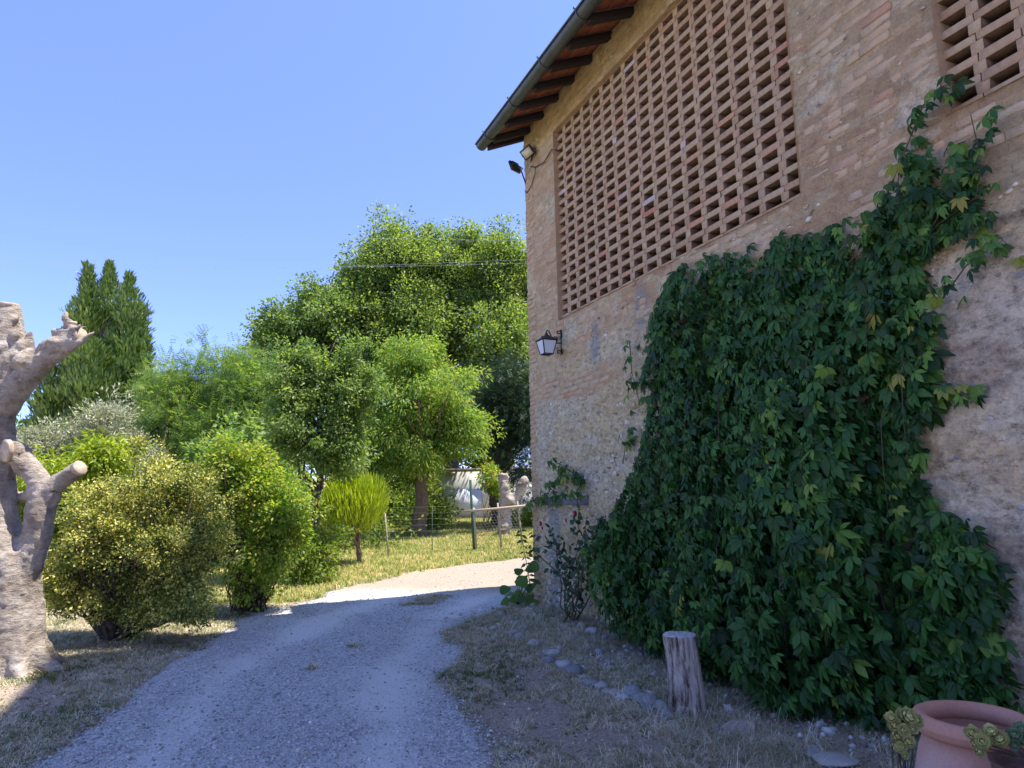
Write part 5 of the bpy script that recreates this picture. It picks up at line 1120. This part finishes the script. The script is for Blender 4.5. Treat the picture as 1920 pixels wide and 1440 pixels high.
for q, dz in ((.93, .006), (.6, .004), (.25, .007)): rr = cen+(rim-cen)*q; rr[:, 2] += dz+rng.normal(0, .0015, n); rings.append(rr)
Vt = np.concatenate(rings+[cen[None]+[0, 0, .005]]); F = [np.concatenate([np.stack([i*n+k, i*n+(k+1) % n, (i+1)*n+(k+1) % n, (i+1)*n+k], 1) for i in range(3)]), np.stack([3*n+k, 3*n+(k+1) % n, np.full(n, 4*n)], 1)]
part('sawn_top', Vt+sb, F, M['logtop'], st)

m, nt, _, lk = newmat('terracotta_clay'); c = coord(nt); n1 = tex(nt, 'Noise', 3.5, c, Detail=7, Roughness=.6); n2 = tex(nt, 'Noise', 70, c, Detail=5); gx = nt.nodes.new('ShaderNodeSeparateXYZ'); lk(c, gx.inputs[0])
bloom = math_(nt, 'MULTIPLY', ramp(nt, gx.outputs[2], [(.34, (1, 1, 1)), (.54, (.15, .15, .15))]), ramp(nt, n1.outputs[0], [(.35, (.5, .5, .5)), (.6, (1, 1, 1))]))
cc = mixc(nt, bloom, ramp(nt, n1.outputs[0], [(.3, (.48, .20, .125)), (.7, (.60, .28, .18))]), (.52, .38, .34)); cc = mixc(nt, .4, cc, ramp(nt, n2.outputs[0], [(.3, (.8, .8, .8)), (.7, (1.15, 1.15, 1.15))]), 'MULTIPLY')
finish(m, nt, cc, .8, math_(nt, 'ADD', n1.outputs[0], math_(nt, 'MULTIPLY', n2.outputs[0], .2)), .35, .01, .25); M['clay'] = m
pc = at(1824, 1338, 3.2); pz = pc[2]; pc[2] = 0
pt = empty('terracotta_jar', tuple(pc), 'big round shouldered terracotta jar with a thick rolled rim', 'jar')
Rr = .212
prof = [(.14, -.02), (.18, .03), (.235, .15), (.252, .25), (.245, .34), (.222, pz-.16), (.205, pz-.115), (.190, pz-.085)]
V, F = lathe(prof, pc, 72); part('body', V, F, M['clay'], pt, None, True)
th = np.linspace(0, 2*np.pi, 15)[:-1]; rp = [(Rr+.036*math.cos(t)-.005, pz-.045+.042*math.sin(t)) for t in th]; V, F = lathe(rp+rp[:1], pc, 72); part('rim', V, F, M['clay'], pt, None, True)
V, F = lathe([(.182, pz-.05), (.185, pz-.09), (.20, .30), (.18, .18), (.001, .17)], pc, 48); part('inside', V, F, M['clay'], pt, None, True)
# rosette succulents
M['sempv'] = leafmat('succulent_leaf', [(0, (.34, .34, .11)), (.6, (.58, .54, .22)), (1, (.74, .68, .36))], .08, .45, .4, (1, 1, .6)); M['sempg'] = leafmat('green_succulent_leaf', [(0, (.12, .20, .10)), (1, (.34, .44, .26))], .08, .45, .4, (1, 1, .6))
def rosette(c_, r_, ax_, mb):
    ax_ = np.asarray(ax_, float); ax_ /= np.linalg.norm(ax_); e1 = np.cross(ax_, [0, 0, 1.] if abs(ax_[2]) < .9 else [1., 0, 0]); e1 /= np.linalg.norm(e1); e2 = np.cross(ax_, e1)
    for rg in range(5):
        m_ = (8, 7, 6, 5, 3)[rg]; tl_ = (.25, .6, .95, 1.2, 1.4)[rg]; rr = r_*(1, .98, .88, .75, .62)[rg]
        for q in range(m_):
            a = (q+rg*.5)/m_*6.283+random.uniform(-.1, .1); d = e1*math.cos(a)+e2*math.sin(a); Dd = d*math.cos(tl_)+ax_*math.sin(tl_); Nn = ax_*math.cos(tl_)-d*math.sin(tl_)
            tv = [(0, -.12, 0), (0, .12, 0), (.45, .36, .06), (.85, .30, .20), (1.02, 0, .36), (.85, -.30, .20), (.45, -.36, .06), (.5, 0, -.09), (.85, 0, .02)]
            V, F, _ = stamp(np.array([c_]), Dd[None], Nn[None], np.array([rr*random.uniform(.9, 1.08)]), tv, [[[0, 7, 6], [0, 1, 7], [1, 2, 7], [6, 7, 5], [7, 8, 5], [2, 3, 7], [7, 3, 8], [8, 3, 4], [8, 4, 5]]]); mb.add(V, F, rnd=min(1, random.uniform(.25, .75)+.06*rg))
def succulent(name, label, base, items, mat, group=None):
    t = empty(name, tuple(base), label, 'succulent', group); mbs = MB()
    for px, py, Yy, r_ in items:
        c_ = at(px, py, Yy); mb = MB(); rosette(c_, r_, np.array([random.gauss(-.25, .3), -1+random.gauss(0, .2), random.gauss(.75, .25)]), mb); mb.build('rosette', mat, t, False); mbs.add(*tube(curve_pts(np.array(base)+[0, 0, .02], c_+[0, .02, 0], 5, .1, .02), .003, 5))
    mbs.build('stem', M['stem'], t, True)
items = [(1700, 1345, 3.0, .045), (1716, 1352, 3.0, .036), (1676, 1362, 3.0, .036), (1682, 1382, 3.0, .034), (1694, 1370, 2.97, .030), (1710, 1368, 2.97, .026), (1672, 1348, 3.0, .030), (1703, 1392, 2.97, .032), (1690, 1402, 2.97, .028), (1678, 1402, 3.0, .024), (1688, 1340, 3.02, .028), (1697, 1418, 2.97, .018)]
succulent('succulent', 'cluster of yellow green rosettes left of the terracotta jar', (at(1690, 1440, 3.0)*[1, 1, 0]), items, M['sempv'], 'succulents around the terracotta jar')
# second pot, low and close, with rosettes hanging over the jar's right side
items = [(1824, 1377, 2.78, .034), (1843, 1392, 2.74, .036), (1858, 1375, 2.76, .034), (1876, 1388, 2.74, .040), (1834, 1410, 2.74, .024), (1850, 1372, 2.8, .026), (1866, 1370, 2.8, .024), (1828, 1398, 2.76, .024)]
pb = at(1945, 1490, 2.75); low = np.array([pb[0], pb[1], 0])
lp_ = empty('small_pot', tuple(low), 'low brown pot in the bottom right corner holding the succulents', 'pot')
zt_ = at(1890, 1432, 2.75)[2]; V, F = lathe([(.07, 0), (.12, zt_*.6), (.135, zt_-.02), (.142, zt_), (.128, zt_), (.12, zt_-.04), (.001, zt_-.03)], low, 40); part('body', V, F, simple('brown_glaze', (.09, .045, .04), (.17, .09, .08), 12, .5, .2, .003), lp_, None, True)
succulent('succulent', 'cream rosettes of the succulent spilling over the front of the jar', low+[0, 0, zt_-.02], items, M['sempv'], 'succulents around the terracotta jar')
succulent('succulent', 'dull green rosettes at the right edge beside the jar', low+[.06, .02, zt_-.02], [(1902, 1380, 2.75, .036), (1916, 1372, 2.75, .034), (1900, 1398, 2.75, .026), (1922, 1395, 2.75, .034), (1935, 1380, 2.75, .03)], M['sempg'], 'succulents around the terracotta jar')

# border stones along the bed and pale stones by the wall
rowpx = [(962, 1192, .075, 1.), (975, 1200, .06, .95), (1003, 1213, .075, .5), (1028, 1225, .055, .3), (1040, 1228, .07, .45), (1030, 1240, .06, .4), (1050, 1248, .05, .6), (1062, 1252, .08, .1), (1078, 1262, .075, .3), (1094, 1270, .035, 1.), (1100, 1280, .05, .4), (1112, 1284, .06, .35), (1128, 1290, .06, .5), (1140, 1300, .05, .2), (1155, 1304, .06, .3), (1186, 1306, .095, .6), (1205, 1316, .08, .3), (1222, 1323, .085, .15), (1240, 1330, .065, .7), (1252, 1345, .06, .4), (1215, 1330, .055, .5), (1170, 1312, .05, .4), (940, 1155, .05, .5), (955, 1165, .05, .4), (968, 1172, .06, .3), (980, 1182, .07, .35), (990, 1190, .05, .5), (1385, 1378, .10, .1), (1352, 1372, .07, .2), (1565, 1440, .11, .2), (1540, 1425, .08, .3), (1110, 1190, .07, .6), (1135, 1200, .06, .5), (1090, 1178, .06, .7)]
st_me = [mesh('field_stone', *stone_vf((0, 0, 0), 1, .8, .55, 0, q, True, .45), M['stone'], None, True) for q in range(7)]
special = {0: 'whitish stone at the left end of the border row', 9: 'small white pebble stone in the middle of the border row', 15: 'largest smooth grey stone of the border, left of the log', 27: 'flat dark slate piece in the straw right of the log', 29: 'flat grey slab under the creeper near the bottom edge'}
ORD = ['nearest', 'second', 'third', 'fourth', 'fifth', 'sixth', 'seventh', 'eighth', 'ninth', 'tenth', 'eleventh', 'twelfth']
sets = {'left of the log in the border row': [q for q in range(10, 26) if q not in (15, 23)], 'right of the whitish border stone': list(range(1, 9)), 'behind the whitish border stone towards the barn corner': list(range(22, 30))}
def stone_label(q):
    px, py = rowpx[q][:2]
    if px > 1300: return 'grey stone half sunk in the straw right of the log, nearer the log' if q == 28 else 'grey slab stone under the creeper at the bottom edge, left one'
    if px > 1080 and py < 1210: return ['grey stone', 'grey stone'][0]+' at the wall foot under the rose, '+{30: 'left', 31: 'middle', 32: 'right', 33: 'far left'}.get(q, 'back')+' one'
    if py < 1191 and px < 1000: k = sorted((r[0], i) for i, r in enumerate(rowpx) if r[1] < 1191 and r[0] < 1000).index((px, q)); return 'small grey stone by the barn corner, '+ORD[k]+' from the drive'
    if px < 1080: k = sorted((r[0], i) for i, r in enumerate(rowpx) if 962 < r[0] < 1080 and r[1] > 1191).index((px, q)); return 'rounded border stone, '+ORD[k]+' to the right of the whitish end stone'
    k = sorted((-r[0], i) for i, r in enumerate(rowpx) if 1080 <= r[0] < 1300 and r[1] > 1210).index((-px, q)); return 'rounded border stone, '+ORD[min(k, 11)]+' to the left of the log'
for q, (px, py, r_, tone) in enumerate(rowpx):
    p = gpt(px, py); o = link('field_stone', st_me[q % 7], None, (p[0], p[1], gtop(p[0], p[1])+r_*.36)); r_ *= 1.15; o.scale = (r_*random.uniform(.9, 1.25), r_*random.uniform(.9, 1.2), r_*random.uniform(.8, 1.1)*(.35 if q in (27, 28, 29, 30) else 1)); o.rotation_euler = (random.uniform(-.2, .2), random.uniform(-.2, .2), random.uniform(0, 6))
    tagit(o, special.get(q) or stone_label(q), 'stone', 'stones edging the bed')
n = 26000; y = 3.4+9*rng.random(n)**1.8; x = rng.uniform(-6, 4.5, n); k = ~in_barn(x, y) & ((road_sd(x, y) < .03) | (rng.random(n) < .02)); x, y = x[k], y[k]; z = np.maximum(gtop(x, y), np.where(road_sd(x, y) > 0, road_z(x, y), -9))+.006
M['litter'] = leafmat('dead_leaf', [(0, (.16, .10, .06)), (.4, (.34, .24, .14)), (.75, (.56, .46, .30)), (1, (.70, .62, .46))], .1, .8, .1, objrand=True)
scatter('leaf_litter', 'dead leaves and chaff lying on the dry ground', np.stack([x, y, z], 1), rng.uniform(.008, .034, len(x)), rot_up(len(x), .45), [(np.array(LEAF[0])*[1, random.uniform(.5, 1.6), random.uniform(-2, 3)], [np.array(LEAF[1][0])]) for _ in range(5)], M['litter'])
n = 26000; y = 3.4+7*rng.random(n)**1.7; x = rng.uniform(-5.5, 4.5, n); k = ~in_barn(x, y) & (road_sd(x, y) < .05) & (rng.random(n) < .12+sstep(.50, .64, bare_f(x, y))); x, y = x[k], y[k]; S = np.clip(rng.lognormal(0, .5, len(x))*.006, .003, .022)
M['clod'] = leafmat('soil_clod', [(0, (.16, .12, .09)), (.5, (.34, .27, .20)), (.9, (.46, .38, .29)), (1, (.55, .53, .50))], 0, .95, .05, objrand=True)
scatter('soil_clods', 'crumbs of dry soil and grit between the straw', np.stack([x, y, gtop(x, y)+S*.2], 1), S, rot_up(len(x), .6), [stone_vf((0, 0, 0), 1.3, .9, .7, 0, 50+q, lump=.9) for q in range(5)], M['clod'])
# rubble, litter and dry stalks under the creeper
n = 1300; s = rng.uniform(.2, 7, n); o_ = np.abs(rng.normal(.3, .5, n)); P = W(s, o_, 0.); S = np.clip(rng.lognormal(0, .6, n)*.012, .006, .05); P[:, 2] = gtop(P[:, 0], P[:, 1])+S*.2
scatter('rubble', 'small rubble and pebbles at the foot of the barn wall', P, S, rot_up(n, .5), [stone_vf((0, 0, 0), 1.2, .9, .7, 0, 20+q, lump=.5) for q in range(5)], M['pebble'])
n = 500; s = np.concatenate([rng.uniform(.8, 3.2, 300), rng.uniform(4.6, 6.2, 200)]); o_ = np.concatenate([rng.normal(.9, .35, 300), rng.normal(1.25, .25, 200)]); P = W(s, o_, 0.); P[:, 2] = gtop(P[:, 0], P[:, 1])
scatter('dry_stalks', 'long dry grass stalks along the bed', P, rng.uniform(.4, 1.1, n), rot_up(n), [blades(14, .20, .06, 2.4, .0013) for _ in range(5)], M['straw'])
print('tris', sum(sum(len(p.vertices)-2 for p in o.data.polygons) if len(o.data.polygons) < 3000 else len(o.data.polygons)*1.5 for o in scene.objects if o.type == 'MESH'))
